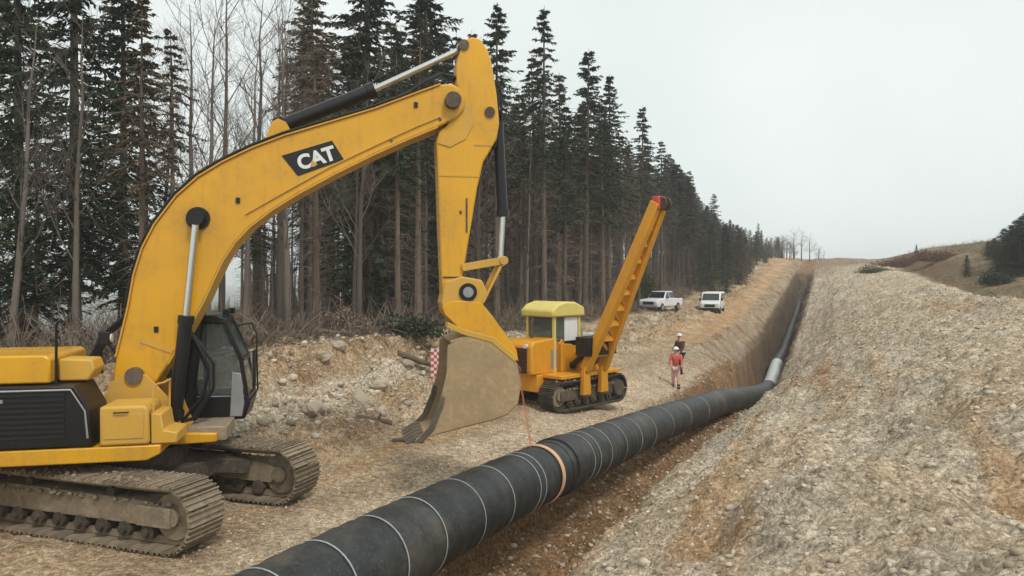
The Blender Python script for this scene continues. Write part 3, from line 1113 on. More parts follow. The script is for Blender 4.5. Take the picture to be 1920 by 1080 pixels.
for y in (-0.5, 0.5):
    cylinder('boom_cylinder', (0.62, y, 1.75), (0.80, y, 3.42), (0.96, y, 5.13), 0.115, 0.06, ex, UP)
cylinder('stick_cylinder', (2.3, 0, 6.86), (3.98, 0, 7.62), (5.66, 0, 8.5), 0.13, 0.06, ex, UP)
for y in (-0.15, 0.11):
    b = MB()
    b.prism([(2.0, 6.46), (2.55, 6.68), (2.42, 6.92), (2.28, 6.98), (2.18, 6.92)], y, y + 0.04)
    b.build('cylinder_lug', 'yellow', ex, UP)

# stick
b = MB()
STK = [(5.72, 8.62), (5.82, 8.67), (5.98, 8.64), (6.12, 8.45), (6.2, 8.2), (6.3, 7.6), (6.35, 7.05), (6.3, 6.75), (6.04, 6.3), (5.92, 5.8), (5.84, 5.3), (5.73, 4.65), (5.64, 4.1), (5.62, 3.66), (5.5, 3.58), (5.34, 3.62), (5.25, 3.75), (5.24, 4.1), (5.2, 5.0), (5.17, 6.0), (5.14, 6.65), (5.2, 6.85), (5.42, 7.05), (5.52, 7.3), (5.58, 7.55), (5.52, 7.85), (5.53, 8.15), (5.6, 8.4)]
b.prism(STK, -0.24, 0.24)
stick = b.build('stick', 'yellow', ex, UP, 0.03, angle=28)
q = MB()
q.prism([(5.16, 6.62), (5.3, 6.9), (5.52, 7.2), (5.62, 7.55), (5.8, 7.35), (5.84, 7.0), (5.7, 6.72), (5.4, 6.55)], -0.262, -0.245)
q.build('reinforcing_plate', 'yellow_dusty', stick, 0, 0.006)
for zz, xx0, xx1 in ((6.62, 5.86, 6.2), (6.02, 5.19, 5.95), (4.1, 5.26, 5.62)):
    q = MB()
    q.box((xx0, -0.252, zz - 0.015), (xx1, -0.241, zz + 0.015))
    q.build('weld_seam', 'mud_dark' if zz < 5 else 'yellow_dusty', stick)
for px_, pz_ in ((5.66, 8.5), (6.16, 7.25)):
    q = MB()
    q.disc((px_, 0, pz_), (0, 1, 0), 0.1, 0.56, 16)
    q.build('pin', 'mud_dark', stick)
q = MB()
q.box((5.7, -0.257, 4.95), (5.73, -0.242, 5.6))
q.box((5.58, -0.257, 5.3), (5.62, -0.242, 5.36))
q.build('grease_line', 'mud_dark', stick)
for k_, yv in enumerate((-0.14, 0.14)):
    q = MB()
    q.tube([(5.7, yv, 7.8), (6.1, yv, 8.0), (6.38, yv, 7.75), (6.42, yv, 7.2), (6.28, yv, 6.6)], 0.022, 7)
    q.build('hose', 'rubber', stick)
for x, z in ((5.2, 7.05), (5.35, 7.0), (4.3, 6.62)):
    q = MB()
    q.disc((x, -0.338, z), (0, 1, 0), 0.028, 0.02, 8)
    q.build('bolt', 'mud_dark', boom)
q = MB()
q.tube([(x, -0.352, z) for x, z in ((1.75, 5.22), (2.4, 5.62), (3.2, 6.1), (3.97, 6.5), (4.7, 6.87), (5.2, 7.1))], 0.014, 6)
q.build('grease_line', 'yellow_dusty', boom)
cylinder('bucket_cylinder', (6.36, 0, 7.2), (6.46, 0, 5.3), (6.42, 0, 4.42), 0.105, 0.055, ex, UP)
b = MB()
for y in (-0.3, 0.25):
    b.bar((5.62, y, 4.28), (6.42, y, 4.42), 0.05, 0.14, (0, 0, 1))
    b.bar((6.42, y + 0.06 * (1 if y < 0 else -1), 4.42), (6.02, y + 0.06 * (1 if y < 0 else -1), 3.62), 0.05, 0.14, (0, 1, 0))
b.disc((6.42, 0, 4.42), (0, 1, 0), 0.085, 0.7, 16)
b.build('bucket_linkage', 'yellow_dusty', ex, UP, 0.008)
b = MB()
b.prism([(5.22, 3.62), (5.3, 4.02), (5.62, 4.12), (6.0, 4.05), (6.12, 3.8), (6.0, 3.5), (5.6, 3.4), (5.3, 3.46)], -0.3, 0.3)
cp = b.build('quick_coupler', 'yellow_dusty', ex, UP, 0.03)
q = MB()
q.disc((5.73, -0.31, 3.82), (0, 1, 0), 0.17, 0.05, 24)
q.build('pin_boss', 'black', cp)
q = MB()
q.disc((5.73, -0.345, 3.82), (0, 1, 0), 0.1, 0.03, 20)
q.build('pin_end', 'grey', cp)

# bucket: ears, shell, side plates, teeth
b = MB()
BW = 0.66
SHELL = [(5.36, 2.92), (5.7, 3.03), (6.05, 3.0), (6.36, 2.82), (6.58, 2.5), (6.66, 2.1), (6.6, 1.75), (6.42, 1.56), (6.1, 1.46), (5.7, 1.38), (5.2, 1.27), (4.74, 1.16)]
offset_strip(SHELL, 0.02, -BW, BW, b)
bucket = b.build('bucket', 'bucket', ex, UP)
for y in (-BW - 0.028, BW + 0.003):
    q = MB()
    q.prism([(5.30, 2.86)] + SHELL[1:-1] + [(4.7, 1.13), (4.98, 1.4), (5.16, 1.82), (5.28, 2.36)], y, y + 0.025)
    q.build('side_plate', 'bucket', bucket, 0, 0.006)
    q = MB()
    q.prism([(4.68, 1.1), (4.96, 1.38), (5.13, 1.78), (5.17, 1.95), (5.25, 1.92), (5.22, 1.74), (5.05, 1.32), (4.86, 1.12)], y - 0.014, y + 0.038)
    q.build('side_cutter', 'steel', bucket)
for i in range(5):
    q = MB()
    y = -0.56 + i * 0.28
    q.prism([(4.88, 1.13), (4.88, 1.25), (4.74, 1.22), (4.53, 1.09), (4.55, 1.07), (4.74, 1.1)], y - 0.06, y + 0.06)
    q.build('tooth', 'steel', bucket, 0, 0.006)
for y in (-0.34, 0.29):
    q = MB()
    q.prism([(5.24, 3.56), (5.36, 3.64), (5.62, 3.66), (5.98, 3.62), (6.2, 3.36), (6.66, 2.72), (6.7, 2.5), (6.5, 2.6), (6.2, 2.9), (5.8, 3.04), (5.52, 3.18), (5.28, 3.42)], y, y + 0.05)
    q.build('ear', 'yellow', bucket, 0, 0.008)
q = MB()
q.prism([(5.3, 3.28), (5.62, 3.14), (6.18, 2.98), (6.6, 2.62), (6.56, 2.52), (6.1, 2.9), (5.6, 3.04), (5.28, 3.18)], -0.7, -0.36)
q.build('wear_plate', 'yellow_dusty', bucket, 0, 0.01)
q = MB()
q.tube([(6.64 + 0.09 * math.sin(a), -0.2 + 0 * a, 2.35 - 0.09 * math.cos(a)) for a in [i * math.pi / 6 for i in range(7)]], 0.022, 8)
q.build('lifting_eye', 'steel', bucket)

# cab on the far side of the boom
b = MB()
b.prism([(-0.15, 1.44), (1.62, 1.44), (1.72, 1.75), (1.69, 1.9), (0.75, 1.9), (0.7, 2.1), (-0.15, 2.1)], 0.48, 1.48)
cab = b.build('cab', 'black', ex, UP, 0.03)
b = MB()
b.prism([(-0.15, 3.26), (1.3, 3.22), (1.27, 3.34), (1.15, 3.4), (-0.1, 3.4)], 0.46, 1.5)
b.build('roof', 'black', cab, 0, 0.03)
for y in (0.52, 1.44):
    for pts in (((1.66, 1.88), (1.55, 2.55), (1.26, 3.25)), ((0.75, 1.88), (0.75, 3.25)), ((-0.1, 2.08), (-0.1, 3.27))):
        q = MB()
        for p_, q_ in zip(pts[:-1], pts[1:]):
            q.bar((p_[0], y, p_[1]), (q_[0], y, q_[1]), 0.07, 0.09, (0, 1, 0))
        q.build('pillar', 'black', cab)
    q = MB()
    q.prism([(0.8, 1.92), (1.6, 1.92), (1.5, 2.53), (1.22, 3.2), (0.8, 3.2)], y - 0.006, y + 0.006)
    q.build('window', 'tinted_glass', cab)
    q = MB()
    q.prism([(-0.05, 2.12), (0.7, 2.12), (0.7, 3.22), (-0.05, 3.22)], y - 0.006, y + 0.006)
    q.build('window', 'tinted_glass', cab)
for (p0, p1) in (((1.68, 1.92), (1.57, 2.5)), ((1.56, 2.6), (1.29, 3.2))):
    q = MB()
    q.add([(p0[0], 0.56, p0[1]), (p0[0], 1.4, p0[1]), (p1[0], 1.4, p1[1]), (p1[0], 0.56, p1[1]), (p0[0] - .012, 0.56, p0[1]), (p0[0] - .012, 1.4, p0[1]), (p1[0] - .012, 1.4, p1[1]), (p1[0] - .012, 0.56, p1[1])],
          [(0, 1, 2, 3), (7, 6, 5, 4), (0, 4, 5, 1), (1, 5, 6, 2), (2, 6, 7, 3), (3, 7, 4, 0)])
    q.build('windscreen', 'tinted_glass', cab)
q = MB()
q.bar((1.57, 0.5, 2.55), (1.57, 1.46, 2.55), 0.06, 0.06)
q.build('crossbar', 'black', cab)
q = MB()
q.prism([(0.05, 1.9), (0.62, 1.9), (0.65, 2.05), (0.22, 2.1), (0.14, 2.8), (0.0, 2.85)], 0.74, 1.22)
q.build('seat', 'rubber', cab, 0, 0.04)
q = MB()
q.tube([(1.5, 0.5, 3.2), (1.75, 0.42, 3.25), (1.85, 0.38, 3.05), (1.85, 0.38, 2.6)], 0.016, 6)
q.tube([(1.72, 0.5, 1.8), (1.86, 0.44, 2.0), (1.85, 0.38, 2.6)], 0.016, 6)
q.build('grab_rail', 'black', cab)
q = MB()
q.box((1.78, 0.28, 2.05), (1.83, 0.48, 2.75))
mir = q.build('mirror', 'black', cab, 0, 0.02)
q = MB()
q.box((1.77, 0.3, 2.08), (1.779, 0.46, 2.72))
q.build('mirror_glass', 'chrome', mir)
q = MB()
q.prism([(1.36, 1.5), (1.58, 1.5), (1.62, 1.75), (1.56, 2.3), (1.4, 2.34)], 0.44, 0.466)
q.build('sky_reflection_pane', 'grey', cab, 0, 0.02)  # added pane whose pale grey paints in a sky reflection on the cab side
for x in (0.3, 0.9):
    q = MB()
    q.box((1.2, x + 0.35, 3.39), (1.32, x + 0.5, 3.5))
    q.build('work_lamp', 'black', cab, 0, 0.01)
# hose bundle in front of the cab, by the boom foot
hr = random.Random(5)
for i in range(4):
    q = MB()
    y = -0.3 + i * 0.1
    k1, k2 = hr.uniform(-.12, .12), hr.uniform(-.12, .12)
    q.tube([(0.4, y * 0.8, 1.5), (0.8 + k1, y + k2 * .5, 1.6), (1.1 + k1, y + k2, 2.0 + k2), (1.08 + k2, y * 0.9, 2.5 + k1), (0.9 + k1 * .5, y * 0.8, 2.95), (0.74, y * 0.7, 3.2)], 0.022 + 0.008 * (i % 2), 8)
    q.build('hose', 'rubber', ex, UP)
b = MB()
b.box((0.8, -0.45, 1.25), (1.45, 0.45, 1.5))
b.build('front_deck', 'mud', ex, UP, 0.02)

# ------------------------------------------------------------------ pipeline
PIPE_R = 0.55
PC_U = [0, 7.8, 10.9, 13.5, 22.1, 35, 41.9, 45.5, 63.4, 73, 85, 117.6, 150, 183, 200]
PC_Z = [0.75, 0.6, 0.45, 0.3, -0.45, -1.6, -2.35, -2.75, -4.62, -3.9, -3.9, -1.35, 2.55, 6.3, 7.0]
PC_V = [-5.2, -5.28, -5.3, -5.25, -5.2, -4.8, -4.1, -3.9, -4.75, -4.9, -5.0, -5.2, -5.2, -5.2, -5.2]


def pipe_pt(u):
    def sm(T):
        return sum(np.interp(u + d, PC_U, T) * wt for d, wt in ((-3, .15), (-1.5, .2), (0, .3), (1.5, .2), (3, .15)))
    v = sm(PC_V)
    x, y = uv2xy(u, v)
    return Vector((x, y, sm(PC_Z)))


def pipe_tube(u0, u1, du, r, n=40, ribs=True):
    q = MB()
    k = max(2, int((u1 - u0) / du))
    pts, rad = [], []
    for i in range(k + 1):
        u = u0 + (u1 - u0) * i / k
        pts.append(pipe_pt(u))
        rad.append(r + (0.006 * math.sin(u * 2 * math.pi / 0.34) if ribs else 0) + (0.004 * math.sin(u * 7.1) if ribs else 0))
    q.tube(pts, rad, n)
    return q


def band(u, wd, r, t, mat, name, parent, n=40):
    q = MB()
    p, d = pipe_pt(u), (pipe_pt(u + 0.1) - pipe_pt(u - 0.1)).normalized()
    q.tube([p - d * wd / 2, p - d * wd / 2 * 0.98, p + d * wd / 2 * 0.98, p + d * wd / 2], [r, r + t, r + t, r], n, False)
    return q.build(name, mat, parent)


pl = thing('pipeline', pipe_pt(3), 'long black coated steel pipe with white rings lying along the trench', 'pipe')


def own(o, root):
    o.location = -root.location
    return o


p1 = own(pipe_tube(1.5, 13.95, 0.06, PIPE_R).build('pipe_section', 'pipe', pl), pl)
p2 = own(pipe_tube(13.9, 47, 0.07, PIPE_R + 0.012).build('pipe_section', 'pipe', pl), pl)
p3 = own(pipe_tube(47, 58, 0.5, PIPE_R, 24, False).build('pipe_section', 'pipe', pl), pl)


def u_of_Y(Y):
    X = -0.52 + 0.427 * (Y - 12.1)
    return SU * X + CU * Y


for Y in (6.6, 7.4, 8.25, 9.2, 10.1, 11.2, 12.2, 13.25, 13.5):
    band(u_of_Y(Y), 0.02, PIPE_R + 0.004, 0.007, 'white_mark', 'painted_ring', p1)
for Y in (16.1, 16.5, 17.3, 18.5, 19.9, 21.4, 23.5, 26, 29, 32.5):
    band(u_of_Y(Y), 0.022, PIPE_R + 0.014, 0.007, 'white_mark', 'painted_ring', p2)
cl = own(pipe_tube(14.15, 14.85, 0.05, PIPE_R + 0.045, 40, False).build('collar', 'pipe', pl), pl)
# far lengths of pipe already laid in the trench up the hill
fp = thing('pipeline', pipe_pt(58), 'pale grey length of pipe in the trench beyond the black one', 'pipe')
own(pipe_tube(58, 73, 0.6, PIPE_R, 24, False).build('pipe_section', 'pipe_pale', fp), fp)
fp2 = thing('pipeline', pipe_pt(73), 'dark length of pipe deep in the trench climbing the far hill', 'pipe')
own(pipe_tube(73.05, 130, 1.2, PIPE_R * 0.97, 20, False).build('pipe_section', 'pipe', fp2), fp2)

# sling from the bucket's lifting eye round the pipe
US = u_of_Y(14.3)
sg = thing('lifting_sling', pipe_pt(US), 'orange lifting sling hung from the excavator bucket and wrapped round the pipe', 'sling')
own(band(US, 0.13, PIPE_R + 0.012, 0.018, 'sling', 'choker_loop', None), sg).parent = sg
eye = Vector((EX, EY, 0)) + Euler((0, 0, UP)).to_matrix() @ Vector((6.72, -0.2, 2.28))
top = pipe_pt(US) + Vector((-0.12, -0.1, PIPE_R - 0.01))
b = MB()
b.bar(eye + Vector((0, 0, 0.06)), top, 0.012, 0.05, (0, 1, 0))
b.bar(eye + Vector((0.02, 0.03, 0.06)), top + Vector((0.03, 0.3, -0.05)), 0.012, 0.05, (0, 1, 0))
own(b.build('strap', 'sling_red', sg), sg)
b = MB()
b.tube([eye + Vector((0.05 * math.sin(a), 0, 0.03 + 0.06 * math.cos(a))) for a in [i * math.pi / 6 for i in range(13)]], 0.014, 8)
own(b.build('shackle', 'steel', sg), sg)

# ------------------------------------------------------------------ pipelayer (side boom tractor)
PX, PY = 1.6, 25.0
PH = R(-135)
pz = gz(PX, PY) + 0.02
pm = thing('pipelayer', (PX, PY, pz), 'orange side boom crawler tractor with pale yellow canopy beside the pipe', 'pipelayer', PH)
shoe2 = make_track_shoe(0.6, 0.2)
shoe2.materials.clear()
shoe2.materials.append(M['mud_dark'])
for yy_, outer in ((-1.1, -1), (1.1, 1)):
    build_track(pm, yy_, 0, 1.45, 0.42, 0.47, 0.6, 0.2, shoe2, outer, 'mud_dark', 6)
b = MB()
b.box((-1.6, -0.62, 0.55), (1.75, 0.62, 1.1))
b.build('hull', 'orange', pm, 0, 0.03)
b = MB()
b.prism([(0.72, 1.1), (1.95, 1.1), (2.0, 1.25), (1.98, 2.02), (1.85, 2.16), (0.72, 2.24)], -0.58, 0.58)
hood = b.build('hood', 'orange', pm, 0, 0.05)
q = MB()
q.box((1.985, -0.4, 1.15), (2.02, 0.4, 1.95))
gr = q.build('radiator_grille', 'maroon', hood, 0, 0.01)
for i in range(7):
    q = MB()
    z = 1.22 + i * 0.1
    q.box((2.021, -0.36, z), (2.035, 0.36, z + 0.03))
    q.build('grille_bar', 'black', gr)
q = MB()
q.tube([(1.2, -0.15, 2.1), (1.2, -0.15, 2.75), (1.14, -0.15, 2.85)], 0.06, 12)
q.build('exhaust_stack', 'mud_dark', hood)
for s in (-1, 1):
    for x in (0.92, 1.28, 1.64):
        q = MB()
        q.box((x - 0.16, s * 0.581 - 0.006, 1.25), (x + 0.16, s * 0.581 + 0.006, 1.85))
        q.build('engine_door', 'grey' if s > 0 and x < 1 else 'orange', hood)
    q = MB()
    q.disc((2.02, s * 0.36, 2.02), (1, 0, 0), 0.07, 0.06, 14)
    q.build('headlight', 'lamp', hood)
for s in (-1, 1):
    b = MB()
    b.box((-1.55, s * 0.95 - 0.45, 1.0), (1.5, s * 0.95 + 0.45, 1.12))
    b.build('fender', 'orange', pm, 0, 0.02)
b = MB()
b.box((-0.85, -0.35, 1.1), (-0.1, 0.35, 1.5))
b.box((-0.85, -0.35, 1.5), (-0.65, 0.35, 2.1))
b.build('seat', 'black', pm, 0, 0.04)
b = MB()
b.prism([(0.46, 1.1), (0.7, 1.1), (0.7, 2.05), (0.56, 2.2), (0.46, 2.1)], -0.6, 0.6)
b.build('dashboard', 'orange', pm, 0, 0.03)
for x in (-0.3, 0.92):
    for y in (-0.58, 0.58):
        b = MB()
        b.box((x - 0.045, y - 0.045, 1.1), (x + 0.045, y + 0.045, 2.98))
        b.build('canopy_post', 'canopy', pm)
b = MB()
b.prism([(-0.5, 2.9), (1.12, 2.9), (1.14, 3.12), (0.9, 3.3), (0.5, 3.4), (0.0, 3.38), (-0.46, 3.2)], -0.72, 0.72)
b.build('canopy_roof', 'canopy', pm, 0, 0.06)
for (lo, hi) in (((0.9, -0.54, 2.26), (0.915, 0.54, 2.88)), ((-0.3, -0.54, 1.9), (-0.285, 0.54, 2.88)), ((-0.25, -0.59, 2.1), (0.87, -0.575, 2.88)), ((0.45, 0.575, 2.1), (0.87, 0.59, 2.88))):
    b = MB()
    b.box(lo, hi)
    b.build('cab_window', 'tinted_glass', pm)
b = MB()
b.box((-0.24, 0.57, 2.1), (0.42, 0.595, 2.88))
b.build('side_window', 'white', pm, 0, 0.01)
b = MB()
b.tube([(0.3, -0.1, 1.1), (0.22, -0.1, 1.9), (0.2, -0.1, 2.1)], 0.025, 6)
b.build('control_lever', 'black', pm)
# counterweights on the machine's right
for i in range(5):
    b = MB()
    b.box((-0.65 + i * 0.27, -1.95, 1.2), (-0.42 + i * 0.27, -1.45, 2.05))
    b.build('counterweight', 'orange', pm, 0, 0.02)
for x in (0.3, -0.4):
    b = MB()
    b.bar((x, -0.5, 1.3), (x, -1.45, 1.5), 0.12, 0.14)
    b.build('counterweight_arm', 'orange', pm)
# winch frame and boom on the machine's left
b = MB()
b.prism([(-0.75, 1.1), (0.1, 1.1), (0.1, 1.75), (-0.2, 1.95), (-0.75, 1.95)], 0.5, 1.0)
b.build('winch_frame', 'orange', pm, 0, 0.03)
b = MB()
b.disc((-0.3, 1.12, 1.65), (0, 1, 0), 0.26, 0.26, 20)
b.disc((-0.3, 1.26, 1.65), (0, 1, 0), 0.33, 0.04, 20)
b.disc((-0.3, 1.0, 1.65), (0, 1, 0), 0.33, 0.04, 20)
b.build('winch_drum', 'steel', pm)
for x in (-0.45, 0.45):
    b = MB()
    b.prism([(x - 0.2, 0.45), (x + 0.2, 0.45), (x + 0.13, 1.35), (x - 0.13, 1.35)], 1.42, 1.58)
    b.build('boom_bracket', 'orange', pm, 0, 0.02)
TIP = Vector((0.0, 3.98, 6.42))
b = MB()
legs = {}
for x in (-0.45, 0.45):
    p0 = Vector((x, 1.5, 1.25))
    p1 = TIP + Vector((0.15 * (1 if x > 0 else -1), 0, 0))
    legs[x] = (p0, p1)
    b.bar(p0, p1, 0.24, 0.32, (0, 1, 0))
boom2 = b.build('side_boom', 'orange', pm, 0, 0.02)
for i in range(9):
    t0, t1 = 0.1 + i * 0.095, 0.1 + (i + 1) * 0.095
    a0, a1 = legs[-0.45], legs[0.45]
    q = MB()
    q.bar(a0[0].lerp(a0[1], t0), a1[0].lerp(a1[1], t0), 0.14, 0.2)
    q.bar(a0[0].lerp(a0[1], t0), a1[0].lerp(a1[1], t1), 0.09, 0.12)
    q.build('boom_brace', 'orange', boom2)
q = MB()
q.box((-0.24, 3.86, 6.2), (0.24, 4.12, 6.6))
q.build('boom_head', 'red', boom2, 0, 0.03)
for x in (-0.12, 0.12):
    q = MB()
    q.disc((x, 4.12, 6.38), (1, 0, 0), 0.2, 0.08, 18)
    q.build('sheave', 'mud_dark', boom2)
for x in (-0.1, 0.1):
    b = MB()
    b.tube([(-0.25 + x, 1.15, 1.9), TIP + Vector((x, -0.05, -0.05))], 0.014, 6)
    b.build('boom_cable', 'steel', pm)
cylinder('lift_cylinder', (0.2, 0.75, 1.3), (0.15, 1.5, 2.0), (0.1, 2.2, 2.75), 0.09, 0.05, pm, 0)
for s in (-1, 1):
    b = MB()
    b.tube([(-0.95, s * 0.62, 1.12), (-0.95, s * 0.62, 1.85), (-0.9, s * 0.62, 1.92), (-0.42, s * 0.62, 1.92), (-0.36, s * 0.62, 1.86), (-0.36, s * 0.62, 1.12)], 0.022, 7)
    b.build('handrail', 'canopy', pm)
for s in (-1, 1):
    b = MB()
    b.prism([(-0.95, 1.12), (0.7, 1.12), (0.7, 2.05), (0.2, 2.0), (-0.3, 1.75), (-0.95, 1.7)], s * 0.66 - 0.05, s * 0.66 + 0.05)
    b.build('side_panel', 'orange', pm, 0, 0.02)
b = MB()
b.prism([(-1.6, 1.1), (-1.0, 1.1), (-1.0, 1.75), (-1.12, 1.86), (-1.6, 1.86)], -0.6, 0.6)
b.build('fuel_tank', 'orange', pm, 0, 0.05)
for i in range(3):
    b = MB()
    b.tube([(-0.1 - 0.1 * i, 0.6, 1.95), (0.0, 1.0 + 0.1 * i, 2.15 - 0.1 * i), (0.1, 1.4, 1.7), (0.15 + 0.05 * i, 1.5, 1.3)], 0.02, 6)
    b.build('hose', 'rubber', pm)
b = MB()
b.box((-0.72, 1.3, 1.7), (0.72, 1.85, 2.3))
b.build('boom_stop', 'black', pm, 0, 0.03)
b = MB()
b.box((-0.7, 0.82, 1.98), (-0.2, 1.2, 2.35))
b.build('control_box', 'white', pm, 0, 0.03)


# ------------------------------------------------------------------ vehicles up the track
def wheel(root, x, y, r=0.37, wd=0.26):
    q = MB()
    s = 1 if y > 0 else -1
    q.tube([(x, y - wd / 2, r), (x, y - wd / 2 + 0.03, r), (x, y + wd / 2 - 0.03, r), (x, y + wd / 2, r)], [r * 0.9, r, r, r * 0.9], 22)
    t = q.build('wheel', 'rubber', root)
    q = MB()
    q.disc((x, y + s * wd / 2, r), (0, 1, 0), r * 0.6, 0.03, 18)
    q.disc((x, y + s * (wd / 2 + 0.01), r), (0, 1, 0), r * 0.2, 0.05, 12)
    q.build('rim', 'grey', t)


def pickup(loc, rz, label):
    t = thing('pickup_truck', loc, label, 'pickup', rz, 'white vehicles parked up the track')
    q = MB()
    q.prism([(-2.6, 0.45), (2.55, 0.42), (2.62, 0.6), (2.6, 0.95), (2.45, 1.08), (1.1, 1.15), (-2.6, 1.12)], -0.92, 0.92)
    q.build('body', 'white', t, 0, 0.06)
    q = MB()
    V = [(1.15, -0.86, 1.13), (1.15, 0.86, 1.13), (-0.95, 0.86, 1.13), (-0.95, -0.86, 1.13), (0.45, -0.72, 1.8), (0.45, 0.72, 1.8), (-0.85, 0.72, 1.8), (-0.85, -0.72, 1.8)]
    q.add(V, [(3, 2, 1, 0), (4, 5, 6, 7), (0, 1, 5, 4), (1, 2, 6, 5), (2, 3, 7, 6), (3, 0, 4, 7)])
    c = q.build('cab', 'white', t, 0, 0.05)
    for s in (-1, 1):
        for (x0, x1, x2, x3) in ((0.9, 0.12, 0.1, 0.42), (0.0, -0.85, -0.8, 0.0)):
            q = MB()
            q.add([(x0, s * 0.852, 1.2), (x1, s * 0.852, 1.2), (x2, s * 0.745, 1.72), (x3, s * 0.745, 1.72)], [(0, 1, 2, 3)])
            q.add([(x0, s * 0.86, 1.2), (x1, s * 0.86, 1.2), (x2, s * 0.755, 1.72), (x3, s * 0.755, 1.72)], [(0, 1, 2, 3)])
            q.build('side_window', 'glass', c)
        q = MB()
        q.box((2.56, s * 0.72 - 0.14, 0.72), (2.63, s * 0.72 + 0.14, 0.92))
        q.build('headlight', 'lamp', t, 0, 0.02)
        q = MB()
        q.box((0.7, s * 0.95, 1.15), (0.85, s * 1.12, 1.32))
        q.build('door_mirror', 'black', t, 0, 0.02)
    q = MB()
    for e in (0.012, 0.024):
        q.add([(1.07 + e, -0.78, 1.2), (1.07 + e, 0.78, 1.2), (0.52 + e, 0.67, 1.75), (0.52 + e, -0.67, 1.75)], [(0, 1, 2, 3)])
    q.build('windscreen', 'glass', c)
    q = MB()
    for e in (0.012, 0.02):
        q.add([(-0.945 - e, -0.72, 1.25), (-0.945 - e, 0.72, 1.25), (-0.88 - e, 0.64, 1.7), (-0.88 - e, -0.64, 1.7)], [(0, 1, 2, 3)])
    q.build('rear_window', 'glass', c)
    q = MB()
    q.box((-2.52, -0.8, 1.1), (-1.02, 0.8, 1.124))
    q.build('load_bed', 'black', t)
    q = MB()
    q.box((2.6, -0.55, 0.62), (2.64, 0.55, 0.9))
    q.build('grille', 'black', t, 0, 0.01)
    q = MB()
    q.box((2.5, -0.92, 0.38), (2.7, 0.92, 0.58))
    q.build('bumper', 'grey', t, 0, 0.03)
    for x in (1.65, -1.6):
        for y in (-0.84, 0.84):
            wheel(t, x, y)
    return t


def van(loc, rz, label):
    t = thing('van', loc, label, 'van', rz, 'white vehicles parked up the track')
    q = MB()
    q.prism([(-2.3, 0.4), (2.3, 0.4), (2.4, 0.6), (2.35, 1.0), (1.65, 1.25), (1.0, 2.0), (0.8, 2.08), (-2.2, 2.1), (-2.32, 2.0)], -0.93, 0.93)
    q.build('body', 'white', t, 0, 0.08)
    q = MB()
    for e in (0.01, 0.022):
        q.add([(1.63 + e, -0.82, 1.3 + e), (1.63 + e, 0.82, 1.3 + e), (1.08 + e, 0.76, 1.92 + e), (1.08 + e, -0.76, 1.92 + e)], [(0, 1, 2, 3)])
    q.build('windscreen', 'glass', t)
    for s in (-1, 1):
        for poly in ([(1.45, 1.3), (0.55, 1.3), (0.55, 1.9), (0.98, 1.9)], [(0.42, 1.3), (-0.7, 1.3), (-0.7, 1.9), (0.42, 1.9)], [(-0.85, 1.3), (-2.1, 1.3), (-2.05, 1.9), (-0.85, 1.9)]):
            q = MB()
            q.prism(poly, s * 0.932, s * 0.945)
            q.build('side_window', 'glass', t)
        q = MB()
        q.box((2.32, s * 0.7 - 0.15, 0.8), (2.4, s * 0.7 + 0.15, 1.0))
        q.build('headlight', 'lamp', t, 0, 0.02)
        q = MB()
        q.box((1.3, s * 0.96, 1.25), (1.42, s * 1.14, 1.5))
        q.build('door_mirror', 'black', t, 0, 0.02)
    q = MB()
    q.box((2.36, -0.5, 0.62), (2.41, 0.5, 0.92))
    q.build('grille', 'black', t, 0, 0.01)
    q = MB()
    q.box((2.25, -0.93, 0.34), (2.46, 0.93, 0.56))
    q.build('bumper', 'black', t, 0, 0.03)
    for x in (1.55, -1.45):
        for y in (-0.84, 0.84):
            wheel(t, x, y, 0.35)
    return t


VX, VY = 20.3, 75.0
van((VX, VY, gz(VX, VY)), R(-112), 'white van with dark windscreen parked farther up the dirt track')
VX, VY = 13.9, 69.0
pickup((VX, VY, gz(VX, VY)), R(-128), 'white pickup truck with its bonnet to the left by the forest edge')


# ------------------------------------------------------------------ workers
def skin_mesh(name, joints, edges, mat, root=0):
    me = bpy.data.meshes.new(name)
    me.from_pydata([j[:3] for j in joints], edges, [])
    o = bpy.data.objects.new(name, me)
    col.objects.link(o)
    sk = o.modifiers.new('skin', 'SKIN')
    sk.use_smooth_shade = True
    for i, j in enumerate(joints):
        sv = me.skin_vertices[0].data[i]
        r = j[3]
        sv.radius = (r, r) if not isinstance(r, tuple) else r
        sv.use_root = (i == root)
    ss = o.modifiers.new('sub', 'SUBSURF')
    ss.levels = ss.render_levels = 1
    bpy.context.view_layer.update()
    m2 = bpy.data.meshes.new_from_object(o.evaluated_get(bpy.context.evaluated_depsgraph_get()))
    bpy.data.objects.remove(o)
    m2.name = name
    m2.materials.clear()
    m2.materials.append(M[mat])
    m2.polygons.foreach_set('use_smooth', [True] * len(m2.polygons))
    return m2


